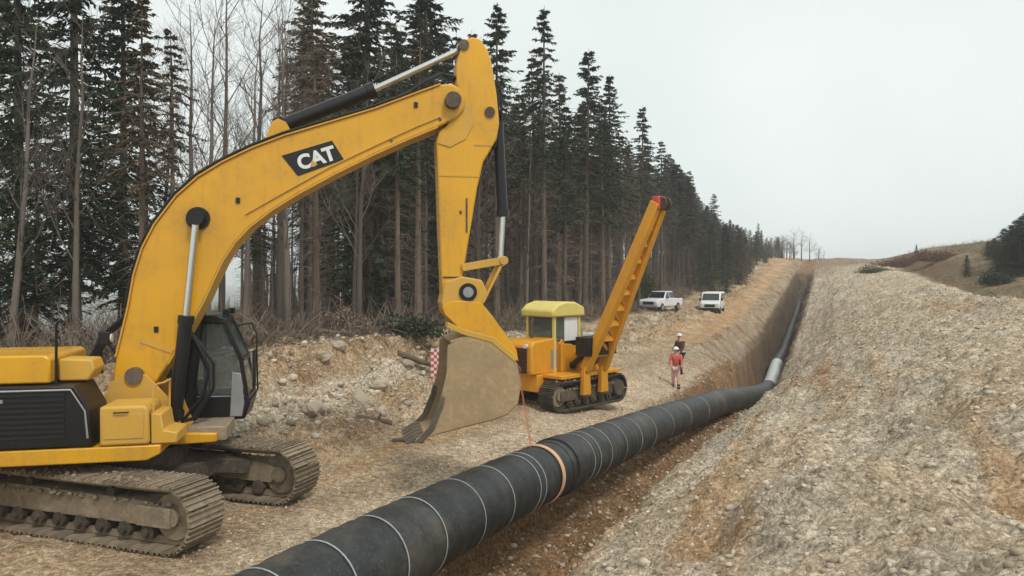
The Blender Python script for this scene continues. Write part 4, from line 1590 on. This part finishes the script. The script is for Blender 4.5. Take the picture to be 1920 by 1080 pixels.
def worker(x, y, rz, label, jacket, trousers, helmet, armf=0.12, stride=0.1, bend=0.0, scale=1.0):
    t = thing('person', (x, y, gz(x, y) - 0.01), label, 'person', rz, 'workers on the dirt track')
    t.scale = (scale,) * 3
    J, E = [], []

    def add(p, r, par=None):
        J.append((p[0], p[1], p[2], r))
        if par is not None:
            E.append((par, len(J) - 1))
        return len(J) - 1
    bx = bend
    pel = add((0, 0, 0.95), 0.13)
    wai = add((bx * 0.3, 0, 1.12), 0.125, pel)
    che = add((bx * 0.7, 0, 1.36), 0.15, wai)
    nk = add((bx, 0, 1.52), 0.06, che)
    hd0 = add((bx + 0.01, 0, 1.62), 0.082, nk)
    add((bx + 0.02, 0, 1.74), 0.085, hd0)
    add((bx + 0.105, 0, 1.65), 0.016, hd0)          # nose
    arms, legs_ = [], []
    for s in (-1, 1):
        sh = add((bx * 0.85, s * 0.19, 1.44), 0.062, che)
        el = add((bx + armf * 0.3, s * 0.27, 1.17), 0.046, sh)
        wr = add((bx + 0.1 + armf, s * 0.24, 0.95 + armf * 0.6), 0.03, el)
        pa = add((bx + 0.13 + armf, s * 0.235, 0.88 + armf * 0.6), 0.034, wr)
        for k_ in range(4):
            f0 = add((bx + 0.10 + armf + k_ * 0.02, s * 0.232, 0.82 + armf * 0.6 - (0.01 if k_ in (1, 2) else 0)), 0.009, pa)
            add((bx + 0.11 + armf + k_ * 0.02, s * 0.22, 0.79 + armf * 0.6 - (0.012 if k_ in (1, 2) else 0)), 0.008, f0)
        th = add((bx + 0.18 + armf, s * 0.22, 0.87 + armf * 0.6), 0.01, pa)
        arms.append((sh, el, wr))
        hp = add((0, s * 0.095, 0.88), 0.09, pel)
        kn = add((s * stride * 0.6 + 0.03, s * 0.11, 0.5), 0.06, hp)
        an = add((s * stride * 1.2 - 0.02, s * 0.115, 0.09), 0.042, kn)
        ft = add((s * stride * 1.2 + 0.14, s * 0.125, 0.045), 0.04, an)
        legs_.append((hp, kn, an, ft))
    body = bpy.data.objects.new('body', skin_mesh('body', J, E, 'skin'))
    col.objects.link(body)
    body.parent = t

    def sub(ids, grow, name, mat, extra=None):
        mp = {i: k_ for k_, i in enumerate(ids)}
        jj = [(J[i][0], J[i][1], J[i][2], J[i][3] + grow) for i in ids]
        ee = [(mp[a], mp[b_]) for a, b_ in E if a in mp and b_ in mp]
        o = bpy.data.objects.new(name, skin_mesh(name, jj, ee, mat))
        col.objects.link(o)
        o.parent = t
        return o
    jk = [wai, che, pel] + [i for a in arms for i in a]
    jk = [che, wai, pel] + [i for a in arms for i in a]
    sub(jk, 0.024, 'jacket', jacket)
    sub([pel] + [i for l in legs_ for i in l[:3]], 0.022, 'trousers', trousers)
    for l in legs_:
        q = MB()
        a, f_ = Vector(J[l[2]][:3]), Vector(J[l[3]][:3])
        q.tube([a + Vector((0, 0, 0.1)), a, a + Vector((0.02, 0, -0.03))], [0.07, 0.07, 0.06], 10)
        q.box((a.x - 0.07, a.y - 0.055, 0.0), (f_.x + 0.08, a.y + 0.06, 0.09))
        q.build('boot', 'rubber', t, 0, 0.025)
    q = MB()
    q.dome((bx + 0.02, 0, 1.735), 0.125, 14, 6, 0.95)
    q.disc((bx + 0.045, 0, 1.738), (0, 0, 1), 0.15, 0.014, 18)
    q.build('hard_hat', helmet, t)
    for s in (-1, 1):
        q = MB()
        q.disc((bx + 0.095, s * 0.034, 1.685), (1, 0, 0), 0.012, 0.012, 8)
        q.build('eye', 'black', t)
    return t


def on_ray(px, Y):
    return (px - 960) / 1390 * Y, Y


x, y = on_ray(1276, 37)
worker(x, y, R(-150), 'worker in dark maroon jacket standing just behind the one in red', 'cloth_maroon', 'cloth_dark', 'white', 0.15, 0.08, 0.05, 1.1)
x, y = on_ray(1267, 33.5)
worker(x, y, R(-100), 'worker in red jacket and faded pink trousers, the nearer of the two', 'cloth_red', 'cloth_pink', 'white', 0.22, 0.12, 0.08, 1.02)

# ------------------------------------------------------------------ checkered marker board on the earth bank
bx_, by_ = on_ray(822, 26.0)
mb_ = thing('marker_board', (bx_, by_, gz(bx_, by_) - 0.1), 'red and white checkered marker board on the earth bank left of the bucket', 'sign', R(-6))
b = MB()
b.box((-0.27, 0, 0.15), (0.27, 0.02, 1.25))
brd = b.build('board', 'white', mb_, 0, 0.004)
for i in range(5):
    for j in range(10):
        if (i + j) % 2 == 0:
            q = MB()
            q.box((-0.265 + i * 0.106, -0.004, 0.16 + j * 0.108), (-0.265 + (i + 1) * 0.106, 0.0, 0.16 + (j + 1) * 0.108))
            q.build('red_square', 'red', brd)
for s in (-0.2, 0.2):
    b = MB()
    b.box((s - 0.025, 0.021, -0.3), (s + 0.025, 0.06, 1.3))
    b.build('post', 'wood', mb_)


# ------------------------------------------------------------------ trees
def spruce(seed, h, crown0, Lmax, dens=1.0, droop=0.5, gap=0.1):
    """returns trunk mesh, crown mesh, dead branch mesh"""
    r = np.random.default_rng(seed)
    tb = MB()
    pts, rad = [], []
    wob = r.normal(0, 0.06, (9, 2)).cumsum(0) * 0.6
    for i in range(9):
        t = i / 8
        pts.append((wob[i, 0] * t, wob[i, 1] * t, -0.6 + (h + 0.6) * t))
        rad.append(0.012 * h * (1 - t) ** 0.8 + 0.012 + (0.07 if i == 0 else 0))
    tb.tube(pts, rad, 8)

    def trunk_at(z):
        t = np.clip((z + 0.6) / (h + 0.6), 0, 1) * 8
        i = np.minimum(t.astype(int), 7)
        f = (t - i)[:, None]
        P = np.array(pts)
        return P[i] * (1 - f) + P[i + 1] * f
    nwh = int(h * (1 - crown0) / 0.36 * dens)
    tw = np.repeat((np.arange(nwh) + r.uniform(-0.25, 0.25, nwh)) / nwh, 7)
    nb = len(tw)
    t = np.clip(tw + r.normal(0, 0.004, nb), 0, 0.997)
    z = h * (crown0 + (1 - crown0) * t)
    lop = 1 + 0.3 * np.sin(np.repeat(r.uniform(0, 6.28, nwh), 7) + np.tile(np.arange(7), nwh) * 0.9)
    L = (Lmax * np.minimum(1.0, (1 - t) * 1.08) ** 0.9 + 0.12) * r.uniform(0.5, 1.12, nb) * lop * np.where(t < 0.12, 0.75, 1)
    keep = r.random(nb) > gap
    z, L, t = z[keep], L[keep], t[keep]
    nb = len(z)
    az = r.uniform(0, 2 * np.pi, nb)
    o = trunk_at(z)
    dirh = np.stack([np.cos(az), np.sin(az), np.zeros(nb)], -1)
    side = np.stack([-np.sin(az), np.cos(az), np.zeros(nb)], -1)
    ns = 32
    s = (np.arange(ns)[None] + r.uniform(0, 1, (nb, ns))) / ns
    s = 0.1 + 0.9 * s
    rise = ((0.55 * t - 0.2)[:, None] * s - droop * 0.6 * s ** 1.5 + 0.28 * np.maximum(0, s - 0.7)) * L[:, None]
    C = o[:, None] + dirh[:, None] * (s * L[:, None])[..., None]
    C[..., 2] += rise
    sgn = np.where(np.arange(ns) % 2 == 0, 1.0, -1.0)[None] * r.uniform(0.2, 1.1, (nb, ns))
    K = nb * ns
    C = C.reshape(K, 3)
    Dm = dirh[:, None] * 0.75 + side[:, None] * sgn[..., None] + r.normal(0, 0.22, (nb, ns, 3))
    Dm[..., 2] -= r.uniform(0.05, 0.75, (nb, ns))
    D = Dm.reshape(K, 3)
    D /= np.linalg.norm(D, axis=1, keepdims=True)
    W = np.cross(D, r.normal(0, 1, (K, 3)) + np.array([0, 0, 1.2]))
    W /= np.linalg.norm(W, axis=1, keepdims=True) + 1e-9
    ln = (r.uniform(0.16, 0.4, (nb, ns)) * (0.55 + 0.42 * L[:, None] / Lmax * (1.25 - s))).reshape(K, 1) * 1.6
    wd = r.uniform(0.035, 0.075, K)[:, None]
    V = np.stack([C, C + D * ln * 0.4 + W * wd, C + D * ln, C + D * ln * 0.4 - W * wd], 1).reshape(-1, 3)
    F = np.arange(4 * K).reshape(K, 4)
    # branch wood
    db = MB()
    nd_ = int(h * 7)
    for i in range(nd_):
        zz = r.uniform(0.07, min(0.95, crown0 + 0.3)) * h
        a = r.uniform(0, 2 * np.pi)
        ll = r.uniform(0.5, 1.0) * Lmax * 0.62
        p = trunk_at(np.array([zz]))[0]
        q = p + np.array([math.cos(a) * ll * 0.55, math.sin(a) * ll * 0.55, r.uniform(-0.15, 0.2) * ll])
        e = p + np.array([math.cos(a + r.uniform(-.3, .3)) * ll, math.sin(a) * ll, r.uniform(-0.45, 0.1) * ll])
        db.tube([p, q, e], [0.028, 0.017, 0.005], 3, False)
        for _ in range(5):
            f = r.uniform(0.25, 1)
            g = p + (e - p) * f
            db.tube([g, g + r.normal(0, 0.3, 3) * ll * 0.55], [0.011, 0.004], 3, False)
    return tb, (V, F), db


def bare_tree(seed, h, spread=0.6, depth=4):
    r = random.Random(seed)
    tb, br = MB(), MB()
    pts, rad = [], []
    x = y = 0
    for i in range(9):
        t = i / 8
        x += r.gauss(0, 0.12)
        y += r.gauss(0, 0.12)
        pts.append(Vector((x * t, y * t, -0.5 + (h * 0.92 + 0.5) * t)))
        rad.append(0.010 * h * (1 - t) ** 0.9 + 0.014)
    tb.tube(pts, rad, 8)

    def grow(p, d, L, rd, lev):
        q = [p]
        for i in range(3):
            d = (d + Vector((r.gauss(0, .16), r.gauss(0, .16), r.gauss(0.1, .12)))).normalized()
            q.append(q[-1] + d * L / 3)
        br.tube(q, [rd, rd * 0.8, rd * 0.55, rd * 0.3], 4 if lev < 2 else 3, False)
        if lev < depth - 1:
            for i in range(4 if lev < 2 else 3):
                k_ = r.choice((1, 2, 2, 3))
                nd2 = (d + Vector((r.gauss(0, .6), r.gauss(0, .6), r.gauss(0.1, .4)))).normalized()
                grow(q[k_], nd2, L * r.uniform(0.45, 0.68), rd * 0.5, lev + 1)
    for i in range(16):
        t = 0.28 + 0.72 * i / 16
        k_ = t * 8
        j = min(int(k_), 7)
        p = pts[j].lerp(pts[j + 1], k_ - j)
        a = r.uniform(0, 2 * math.pi)
        d = Vector((math.cos(a) * spread, math.sin(a) * spread, r.uniform(0.45, 1.0))).normalized()
        grow(p, d, h * r.uniform(0.16, 0.26) * (1.15 - 0.6 * t), 0.04 * (1.2 - 0.7 * t), 0)
    return tb, br


SPR = []
specs = [(1, 20, 0.47, 2.9, 1.0, 0.55, 0.12), (2, 20, 0.48, 2.6, 0.9, 0.6, 0.2), (3, 20, 0.42, 3.3, 1.0, 0.5, 0.12),
         (4, 20, 0.56, 2.3, 0.8, 0.6, 0.28), (5, 20, 0.12, 3.4, 1.35, 0.55, 0.1), (6, 20, 0.04, 3.7, 1.35, 0.5, 0.1)]
for sp in specs:
    tb, (V, F), db = spruce(*sp)
    cm = np_mesh('crown', V, F, 'needles')
    cm2 = cm.copy()
    cm2.materials.clear()
    cm2.materials.append(M['needles_brown'])
    SPR.append((tb.mesh('trunk', 'bark', recalc=False), cm, db.mesh('dead_branches', 'twig', recalc=False), cm2))
BARE = []
for i in range(4):
    tb, br = bare_tree(40 + i, 18, 0.55 + 0.1 * i)
    BARE.append((tb.mesh('trunk', 'bark_grey', recalc=False), br.mesh('crown', 'bark_grey', recalc=False)))


def plant_spruce(x, y, h, kind, label, group, brown=False, lean=0.0, name='spruce_tree', zoff=0.0):
    t = thing(name, (x, y, gz(x, y) + zoff), label, 'tree', random.uniform(0, 6.28), group)
    s = h / 20
    w_ = s * random.uniform(0.85, 1.15)
    t.scale = (w_, w_, s)
    t.rotation_euler.x = lean + random.gauss(0, 0.012)
    tr_, cm, db, cm2 = SPR[kind]
    inst('trunk', tr_, t)
    inst('crown', cm2 if brown else cm, t)
    inst('dead_branches', db, t)['kind'] = 'stuff'
    return t


def plant_bare(x, y, h, kind, label, group, lean=0.0, name='bare_tree'):
    t = thing(name, (x, y, gz(x, y)), label, 'tree', random.uniform(0, 6.28), group)
    s = h / 18
    t.scale = (s * random.uniform(0.85, 1.1), s * random.uniform(0.85, 1.1), s)
    t.rotation_euler.x = lean + random.gauss(0, 0.03)
    tr_, br = BARE[kind]
    inst('trunk', tr_, t)
    inst('crown', br, t)
    return t


def col_v(px, v):
    """point on the line of constant v seen in picture column px"""
    k = (px - 960) / 1390
    Y = v / (CU * k - SU)
    return k * Y, Y


def top_h(px, py, x, y):
    return CAMZ + (520 - py) / 1390 * y - gz(x, y)


# trees one can single out: column, v, treetop row, kind, brown, label
singles = [
    (40, -25.0, -330, 5, False, 'dense dark spruce at the far left edge of the photo'),
    (140, -23.5, -380, 4, False, 'tall dense spruce left of the boom, second from the left edge'),
    (232, -24.5, -140, 4, False, 'dark spruce just left of the slim brown-topped one'),
    (325, -22.0, 45, 3, True, 'slim spruce with brownish top behind the boom elbow'),
    (690, -21.5, -210, 5, False, 'broad dark green spruce rising behind the boom decal'),
    (800, -22.0, -140, 4, False, 'tall spruce behind the top of the stick'),
    (585, -23.0, -90, 0, True, 'brown-needled spruce left of the broad dark one'),
    (930, -18.5, 5, 0, False, 'spruce just right of the stick top'),
    (1020, -18.2, 8, 1, False, 'tall pointed spruce second right of the stick'),
    (1096, -17.8, 92, 0, False, 'pointed spruce above the pipelayer canopy, third right of the stick'),
    (1142, -17.8, 138, 2, False, 'bushy spruce left of the side boom tip'),
    (1205, -17.6, 198, 0, False, 'spruce directly above the side boom tip'),
    (1240, -17.8, 262, 1, False, 'narrow spruce just right of the side boom tip'),
    (1292, -16.8, 318, 2, False, 'spruce above the white pickup, apart from the dense row'),
    (1338, -16.6, 362, 0, False, 'spruce above the white van where the row thins'),
    (1385, -16.5, 420, 1, False, 'small far spruce right of the van'),
    (1422, -15.5, 418, 0, False, 'last far spruce before the pale bare trees'),
]
spots = []
for px, v, py, kd, br, lab in singles:
    x, y = col_v(px, v)
    plant_spruce(x, y, top_h(px, py, x, y), kd, lab, 'spruces along the forest edge', br)
    spots.append((x, y))
bsingles = [
    (18, -22.5, -60, 0, 0.10, 'leaning bare trunk at the far left of the forest'),
    (417, -22.5, -120, 1, 0.0, 'straight bare tree against the sky above the boom'),
    (480, -24.5, -60, 2, 0.02, 'bare tree second right of the straight one above the boom'),
    (535, -25.5, -20, 3, 0.0, 'bare tree left of the brown-needled spruce'),
    (372, -27.0, -30, 3, 0.0, 'fine-twigged bare tree right of the brown-topped spruce'),
    (1488, -13.0, 432, 0, 0.0, 'pale hazy bare tree on the crest, third from the left'),
    (1518, -9.5, 438, 2, 0.0, 'pale hazy bare tree on the crest, rightmost of the row'),
    (1503, -9.5, 428, 3, 0.0, 'tallest pale hazy bare tree on the crest'),
    (1475, -9.5, 446, 1, 0.0, 'pale hazy bare tree on the crest, second from the left'),
    (1534, -9.5, 462, 0, 0.0, 'tiny pale bare shrub on the crest beside the far trench'),
    (1462, -13.8, 442, 1, 0.0, 'low pale bare tree between spruces and crest'),
]
for px, v, py, kd, lean, lab in bsingles:
    k = (px - 960) / 1390
    if px > 1440:
        Y = 165
        x, y = k * Y, Y
    else:
        x, y = col_v(px, v)
    t = plant_bare(x, y, top_h(px, py, x, y), kd, lab, 'bare trees along the forest edge', lean)
    if px > 1440:
        t.scale.x = t.scale.y = t.scale.z * 2.0
    spots.append((x, y))

# the forest behind the edge
def zone_of(px):
    for lim, nm in ((430, 'left of the boom'), (620, 'under the middle of the boom'), (820, 'between boom and stick'), (960, 'behind the stick'), (1090, 'above the pipelayer canopy'), (1250, 'behind the side boom')):
        if px < lim:
            return nm
    return 'above the white vehicles'


rf = random.Random(11)
for i in range(30):
    px = 1425 + 140 * (i + rf.random()) / 30
    Y = rf.uniform(158, 186)
    x, y = (px - 960) / 1390 * Y, Y
    uu_, vv_ = xy2uv(x, y)
    if vv_ > -8.5 and px < 1530:
        x, y = uv2xy(uu_ + 6, -8.6 - 4 * rf.random())
        px = 960 + 1390 * x / y
    py = float(np.interp(px, [1420, 1450, 1500, 1540, 1570], [436, 440, 436, 462, 478])) + rf.uniform(0, 26)
    hh_ = top_h(px, py, x, y)
    if hh_ < 1.2:
        continue
    t = plant_bare(x, y, hh_, rf.randrange(4), 'low pale leafless tree in the hazy row along the crest', 'leafless trees along the crest')
    t.scale.x = t.scale.y = t.scale.z * rf.uniform(1.6, 2.4)


def dist_label(px):
    nm = 'between side boom tip and white pickup' if px < 1300 else ('directly above the white van' if px < 1365 else 'at the hazy far end of the row')
    return 'small distant spruce ' + nm, 'distant spruces ' + nm


for i in range(84):
    px = 1250 + 225 * (i + rf.random()) / 84
    Y = rf.uniform(max(88, min(168, 12.0 / (SU - CU * (px - 960) / 1390))), 174)
    x, y = (px - 960) / 1390 * Y, Y
    uu_, vv_ = xy2uv(x, y)
    if vv_ > -11.0:
        continue
    py = float(np.interp(px, [1250, 1281, 1320, 1343, 1400, 1450], [285, 318, 378, 402, 428, 440])) + rf.uniform(-4, 46) * (1 if i % 3 else 0.2)
    t = plant_spruce(x, y, max(2.5, top_h(px, py, x, y)), rf.choice((2, 4, 5)), *dist_label(px), rf.random() < 0.4)
    t.scale.x = t.scale.y = t.scale.z * rf.uniform(1.2, 1.7)
    spots.append((x, y))
n_s = n_b = 0
tries = 0
while n_s < 190 and tries < 9000:
    tries += 1
    u = 14 + 136 * rf.random() ** 1.5
    v = -17.6 - 30 * rf.random() ** 1.25
    x, y = uv2xy(u, v)
    px = 960 + 1390 * x / y if y > 3 else -999
    if px < -40 or px > 1440 or y < 16:
        continue
    if px < 430 and (v < -29 or rf.random() < 0.72):
        continue
    if 395 < px < 565 and rf.random() < 0.8:
        continue
    if min((x - a) ** 2 + (y - c) ** 2 for a, c in spots) < 1.5 ** 2:
        continue
    # treetops keep below the edge of the wood in the photograph
    lim = np.interp(px, [-40, 380, 400, 560, 570, 850, 930, 1020, 1100, 1205, 1250, 1300, 1340, 1400, 1440], [-400, 0, 330, 330, 0, 0, 60, 70, 150, 250, 320, 360, 400, 440, 450])
    hmax = top_h(px, lim, x, y)
    h = min(rf.uniform(14, 20.5), hmax * rf.uniform(0.86, 1.0))
    if h < 5.5:
        continue
    spots.append((x, y))
    kd = rf.choice((0, 1, 1, 3, 3, 2, 3))
    zone, br = zone_of(px), rf.random() < (0.55 if v > -21 else 0.8)
    row = 'at the forest front ' if v > -22 else ('midway into the forest ' if v > -32 else 'deep in the forest ')
    lab = ('slender brownish spruce ' if br else 'slender dark green spruce ') + row + zone
    plant_spruce(x, y, h, kd, lab, lab.replace('spruce', 'spruces'), br)
    n_s += 1
tries = 0
while n_b < 90 and tries < 6000:
    tries += 1
    u = 14 + 110 * rf.random() ** 1.4
    v = -17.0 - 22 * rf.random() ** 1.8
    x, y = uv2xy(u, v)
    px = 960 + 1390 * x / y if y > 3 else -999
    if px < -40 or px > 1400 or y < 16 or (px < 420 and rf.random() < 0.5):
        continue
    if min((x - a) ** 2 + (y - c) ** 2 for a, c in spots) < 1.2 ** 2:
        continue
    lim = np.interp(px, [-40, 560, 850, 930, 1020, 1100, 1205, 1250, 1300, 1340, 1400], [-60, -60, 40, 90, 140, 200, 290, 340, 380, 410, 450])
    h = min(rf.uniform(9, 17), top_h(px, lim, x, y) * 0.95)
    if h < 4:
        continue
    spots.append((x, y))
    zone = zone_of(px)
    plant_bare(x, y, h, rf.randrange(4), 'thin leafless tree among the spruces ' + zone, 'leafless trees ' + zone)
    n_b += 1

# dark conifers on the hill at the right edge, single small ones on the field
rights = [(1925, 66, 395, 'at the very right edge'), (1902, 69, 412, 'third from the left in the clump at the right edge'), (1880, 73, 428, 'second from the left in the clump at the right edge'), (1862, 79, 446, 'leftmost in the clump at the right edge'),
          (1945, 60, 385, 'just beyond the right edge'), (1888, 62, 462, 'low in front of the clump at the right edge'), (1914, 60, 440, 'low and front right in the clump at the right edge'), (1965, 70, 390, 'farthest right of the clump'), (1915, 76, 405, 'at the back of the clump at the right edge'), (1895, 80, 425, 'second at the back of the clump at the right edge'), (1852, 84, 452, 'small one just left of the clump at the right edge'), (1872, 66, 470, 'low at the left front of the clump at the right edge'), (1905, 66, 430, 'in the middle of the clump at the right edge')]
for px, Y, py, nm in rights:
    x = (px - 960) / 1390 * Y
    t = plant_spruce(x, Y, max(1.5, top_h(px, py, x, Y)), 5, 'dark green conifer ' + nm, 'conifer clump on the right hill')
    t.scale.x = t.scale.y = t.scale.z * 3.2
for px, Y, py, lab in ((1812, 70, 478, 'small dark conifer standing alone on the russet field'), (1718, 120, 458, 'tiny conifer on the skyline of the field')):
    x = (px - 960) / 1390 * Y
    plant_spruce(x, Y, max(1.2, top_h(px, py, x, Y)), 5, lab, 'lone conifers on the field').scale.x *= 2.5


# ------------------------------------------------------------------ bushes, brush, undergrowth
def leaf_cloud(n_, c, rad, size, r):
    P = r.normal(0, 1, (n_, 3))
    P /= np.linalg.norm(P, axis=1, keepdims=True)
    P *= (r.random((n_, 1)) ** 0.4) * np.array(rad) * (1 + 0.25 * np.sin(P[:, :1] * 7 + P[:, 1:2] * 5))
    P[:, 2] = np.abs(P[:, 2])
    P += np.array(c)
    D = r.normal(0, 1, (n_, 3))
    D /= np.linalg.norm(D, axis=1, keepdims=True)
    W = np.cross(D, r.normal(0, 1, (n_, 3)))
    W /= np.linalg.norm(W, axis=1, keepdims=True)
    s = r.uniform(0.5, 1.2, (n_, 1)) * size
    V = np.stack([P, P + D * s * .5 + W * s * .3, P + D * s, P + D * s * .5 - W * s * .3], 1).reshape(-1, 3)
    return V, np.arange(4 * n_).reshape(n_, 4)


def bush(px, Y, rad, mat, label, n_=1500, size=0.14):
    x = (px - 960) / 1390 * Y
    t = thing('bush', (x, Y, gz(x, Y)), label, 'bush')
    V, F = leaf_cloud(n_, (0, 0, 0), rad, size, rng)
    inst('foliage', np_mesh('foliage', V, F, mat), t)
    q = MB()
    for i in range(6):
        a = i * 1.05
        q.tube([(0, 0, -0.1), (math.cos(a) * rad[0] * 0.3, math.sin(a) * rad[1] * 0.3, rad[2] * 0.4), (math.cos(a) * rad[0] * 0.6, math.sin(a) * rad[1] * 0.6, rad[2] * 0.8)], [0.04, 0.025, 0.01], 4)
    q.build('stem', 'twig', t)


bush(1197, 74, (1.9, 1.9, 3.2), 'bush', 'olive green bush between the side boom and the white pickup', 6000, 0.22)
bush(1868, 58, (1.2, 1.2, 1.1), 'needles', 'low dark bush beside the field track', 3500, 0.14)
bush(1640, 95, (2.2, 2.2, 0.9), 'bush', 'low green bush on the crest of the spoil', 3000, 0.16)
bush(1700, 110, (5, 3, 1.0), 'russet', 'russet scrub patch below the skyline, left one', 6000, 0.2)
bush(1765, 96, (5, 3, 1.2), 'russet', 'russet scrub patch below the skyline, right one', 6000, 0.2)
bush(640, 27, (0.9, 0.9, 0.8), 'twig', 'dead brown brush heap at the forest edge behind the boom', 1500, 0.14)
bush(775, 28, (1.3, 1.0, 0.8), 'needles', 'dark evergreen brush at the bank top left of the stick', 1500, 0.16)


def twig_field(name, n_, ufun, vfun, hmax, label, mat, lean=0.8):
    u, v = ufun(n_), vfun(n_)
    x, y = uv2xy(u, v)
    z = height(u, v)
    B = np.stack([x, y, z - 0.03], -1)
    D = rng.normal(0, 1, (n_, 3)) * lean
    D[:, 2] = np.abs(rng.normal(0.8, 0.4, n_))
    D /= np.linalg.norm(D, axis=1, keepdims=True)
    L = hmax * rng.random(n_)[:, None] ** 1.8 + 0.12
    W = np.cross(D, rng.normal(0, 1, (n_, 3)))
    W /= np.linalg.norm(W, axis=1, keepdims=True)
    wd = (0.006 + 0.008 * rng.random(n_)[:, None]) * (1 + L * 0.4)
    bend = rng.normal(0, 0.12, (n_, 3)) * L
    P1 = B + D * L * 0.55 + bend
    P2 = B + D * L + bend * 0.3
    V = np.stack([B - W * wd, B + W * wd, P1 + W * wd * 0.8, P1 - W * wd * 0.8, P2 + W * wd * 0.4, P2 - W * wd * 0.4], 1).reshape(-1, 3)
    i = np.arange(n_)[:, None] * 6
    F = np.concatenate([i + np.array([[0, 1, 2, 3]]), i + np.array([[3, 2, 4, 5]])], 0)
    o = bpy.data.objects.new(name, np_mesh(name, V, F, mat))
    col.objects.link(o)
    tag(o, label, 'undergrowth', kind='stuff')


twig_field('undergrowth', 26000, lambda n_: 12 + 90 * rng.random(n_) ** 1.6, lambda n_: -15.4 - 24 * rng.random(n_) ** 1.3, 1.7, 'tangle of dead brown undergrowth on the forest floor', 'twig')
twig_field('roots', 3000, lambda n_: 14 + 30 * rng.random(n_), lambda n_: -14.9 + 0.5 * rng.normal(0, 1, n_), 0.7, 'torn roots and twigs hanging along the bank edge', 'twig', 1.5)
twig_field('dry_growth', 9000, lambda n_: 40 + 110 * rng.random(n_), lambda n_: 9 + 16 * rng.random(n_), 0.8, 'dry grass and weeds on the field at the right', 'dry_grass')

# far wood behind the trees: reads as one mass
n_ = 900
u = 22 + 125 * rng.random(n_)
v = -47 - 16 * rng.random(n_)
x, y = uv2xy(u, v)
keep = (x / y * 1390 + 960) > 470
u, v, x, y = u[keep], v[keep], x[keep], y[keep]
z = height(u, v)
q = MB()
for a, c, d in zip(x, y, z):
    hh_ = random.uniform(5, 12)
    q.tube([(a, c, d - 0.5), (a + random.gauss(0, .2), c, d + hh_ * 0.5), (a + random.gauss(0, .4), c, d + hh_)], [0.13, 0.1, 0.03], 4, False)
    for i in range(9):
        t = random.uniform(0.15, 1)
        an = random.uniform(0, 6.28)
        l_ = random.uniform(0.8, 2.2)
        p = Vector((a, c, d + hh_ * t))
        q.tube([p, p + Vector((math.cos(an) * l_, math.sin(an) * l_, random.uniform(-.4, .6)))], [0.03, 0.008], 3, False)
o = bpy.data.objects.new('far_wood', q.mesh('far_wood', 'twig', recalc=False))
col.objects.link(o)
tag(o, 'brown mass of thin trunks deep in the forest', 'wood', kind='stuff')


# logs and planks lying about
def log(p0, p1, r, label, mat='wood'):
    p0, p1 = Vector(p0), Vector(p1)
    p0.z, p1.z = gz(p0.x, p0.y) + r * 0.7, gz(p1.x, p1.y) + r * 0.7
    q = MB()
    k = 7
    q.tube([p0.lerp(p1, i / (k - 1)) + Vector((0, random.gauss(0, r * .25), random.gauss(0, r * .15))) for i in range(k)], [r * (1 - 0.3 * i / k) for i in range(k)], 9)
    t = thing('log', p0, label, 'log')
    own(q.build('trunk', mat, t), t)
    q = MB()
    m_ = p0.lerp(p1, 0.6)
    q.tube([m_, m_ + Vector((0.1, -0.1, r * 2.6))], [r * .35, r * .2], 6)
    own(q.build('branch_stub', mat, t), t)


def rp(px, py, Y):
    return ((px - 960) / 1390 * Y, Y, 0)


log(rp(668, 803, 19.2), rp(735, 800, 19.4), 0.09, 'short dark log lying on the track behind the excavator')
log(rp(735, 826, 18.0), rp(795, 818, 18.2), 0.06, 'thin dark branch on the ground under the bucket')
log(rp(590, 660, 25), rp(665, 640, 25.5), 0.13, 'broken log on the bank top behind the boom')
log(rp(745, 640, 26), rp(830, 615, 27), 0.11, 'fallen trunk at the forest edge left of the stick')

# ------------------------------------------------------------------ haze: the damp air of an overcast day
hm = bpy.data.materials.new('haze')
hm.use_nodes = True
hn = hm.node_tree
hn.nodes.clear()
ho = hn.nodes.new('ShaderNodeOutputMaterial')
pv = hn.nodes.new('ShaderNodeVolumePrincipled')
pv.inputs['Color'].default_value = (0.93, 0.95, 0.97, 1)
pv.inputs['Density'].default_value = 0.0008
pv.inputs['Anisotropy'].default_value = 0.0
hn.links.new(pv.outputs[0], ho.inputs['Volume'])
hb_ = MB()
hb_.box((-3600, -3600, -32), (3600, 3600, 34))
me = bpy.data.meshes.new('haze')
me.from_pydata([tuple(p) for p in hb_.v], [], hb_.f)
me.materials.append(hm)
hz = bpy.data.objects.new('haze', me)
col.objects.link(hz)
hz['kind'] = 'stuff'
hz['label'] = 'thin pale haze in the air'
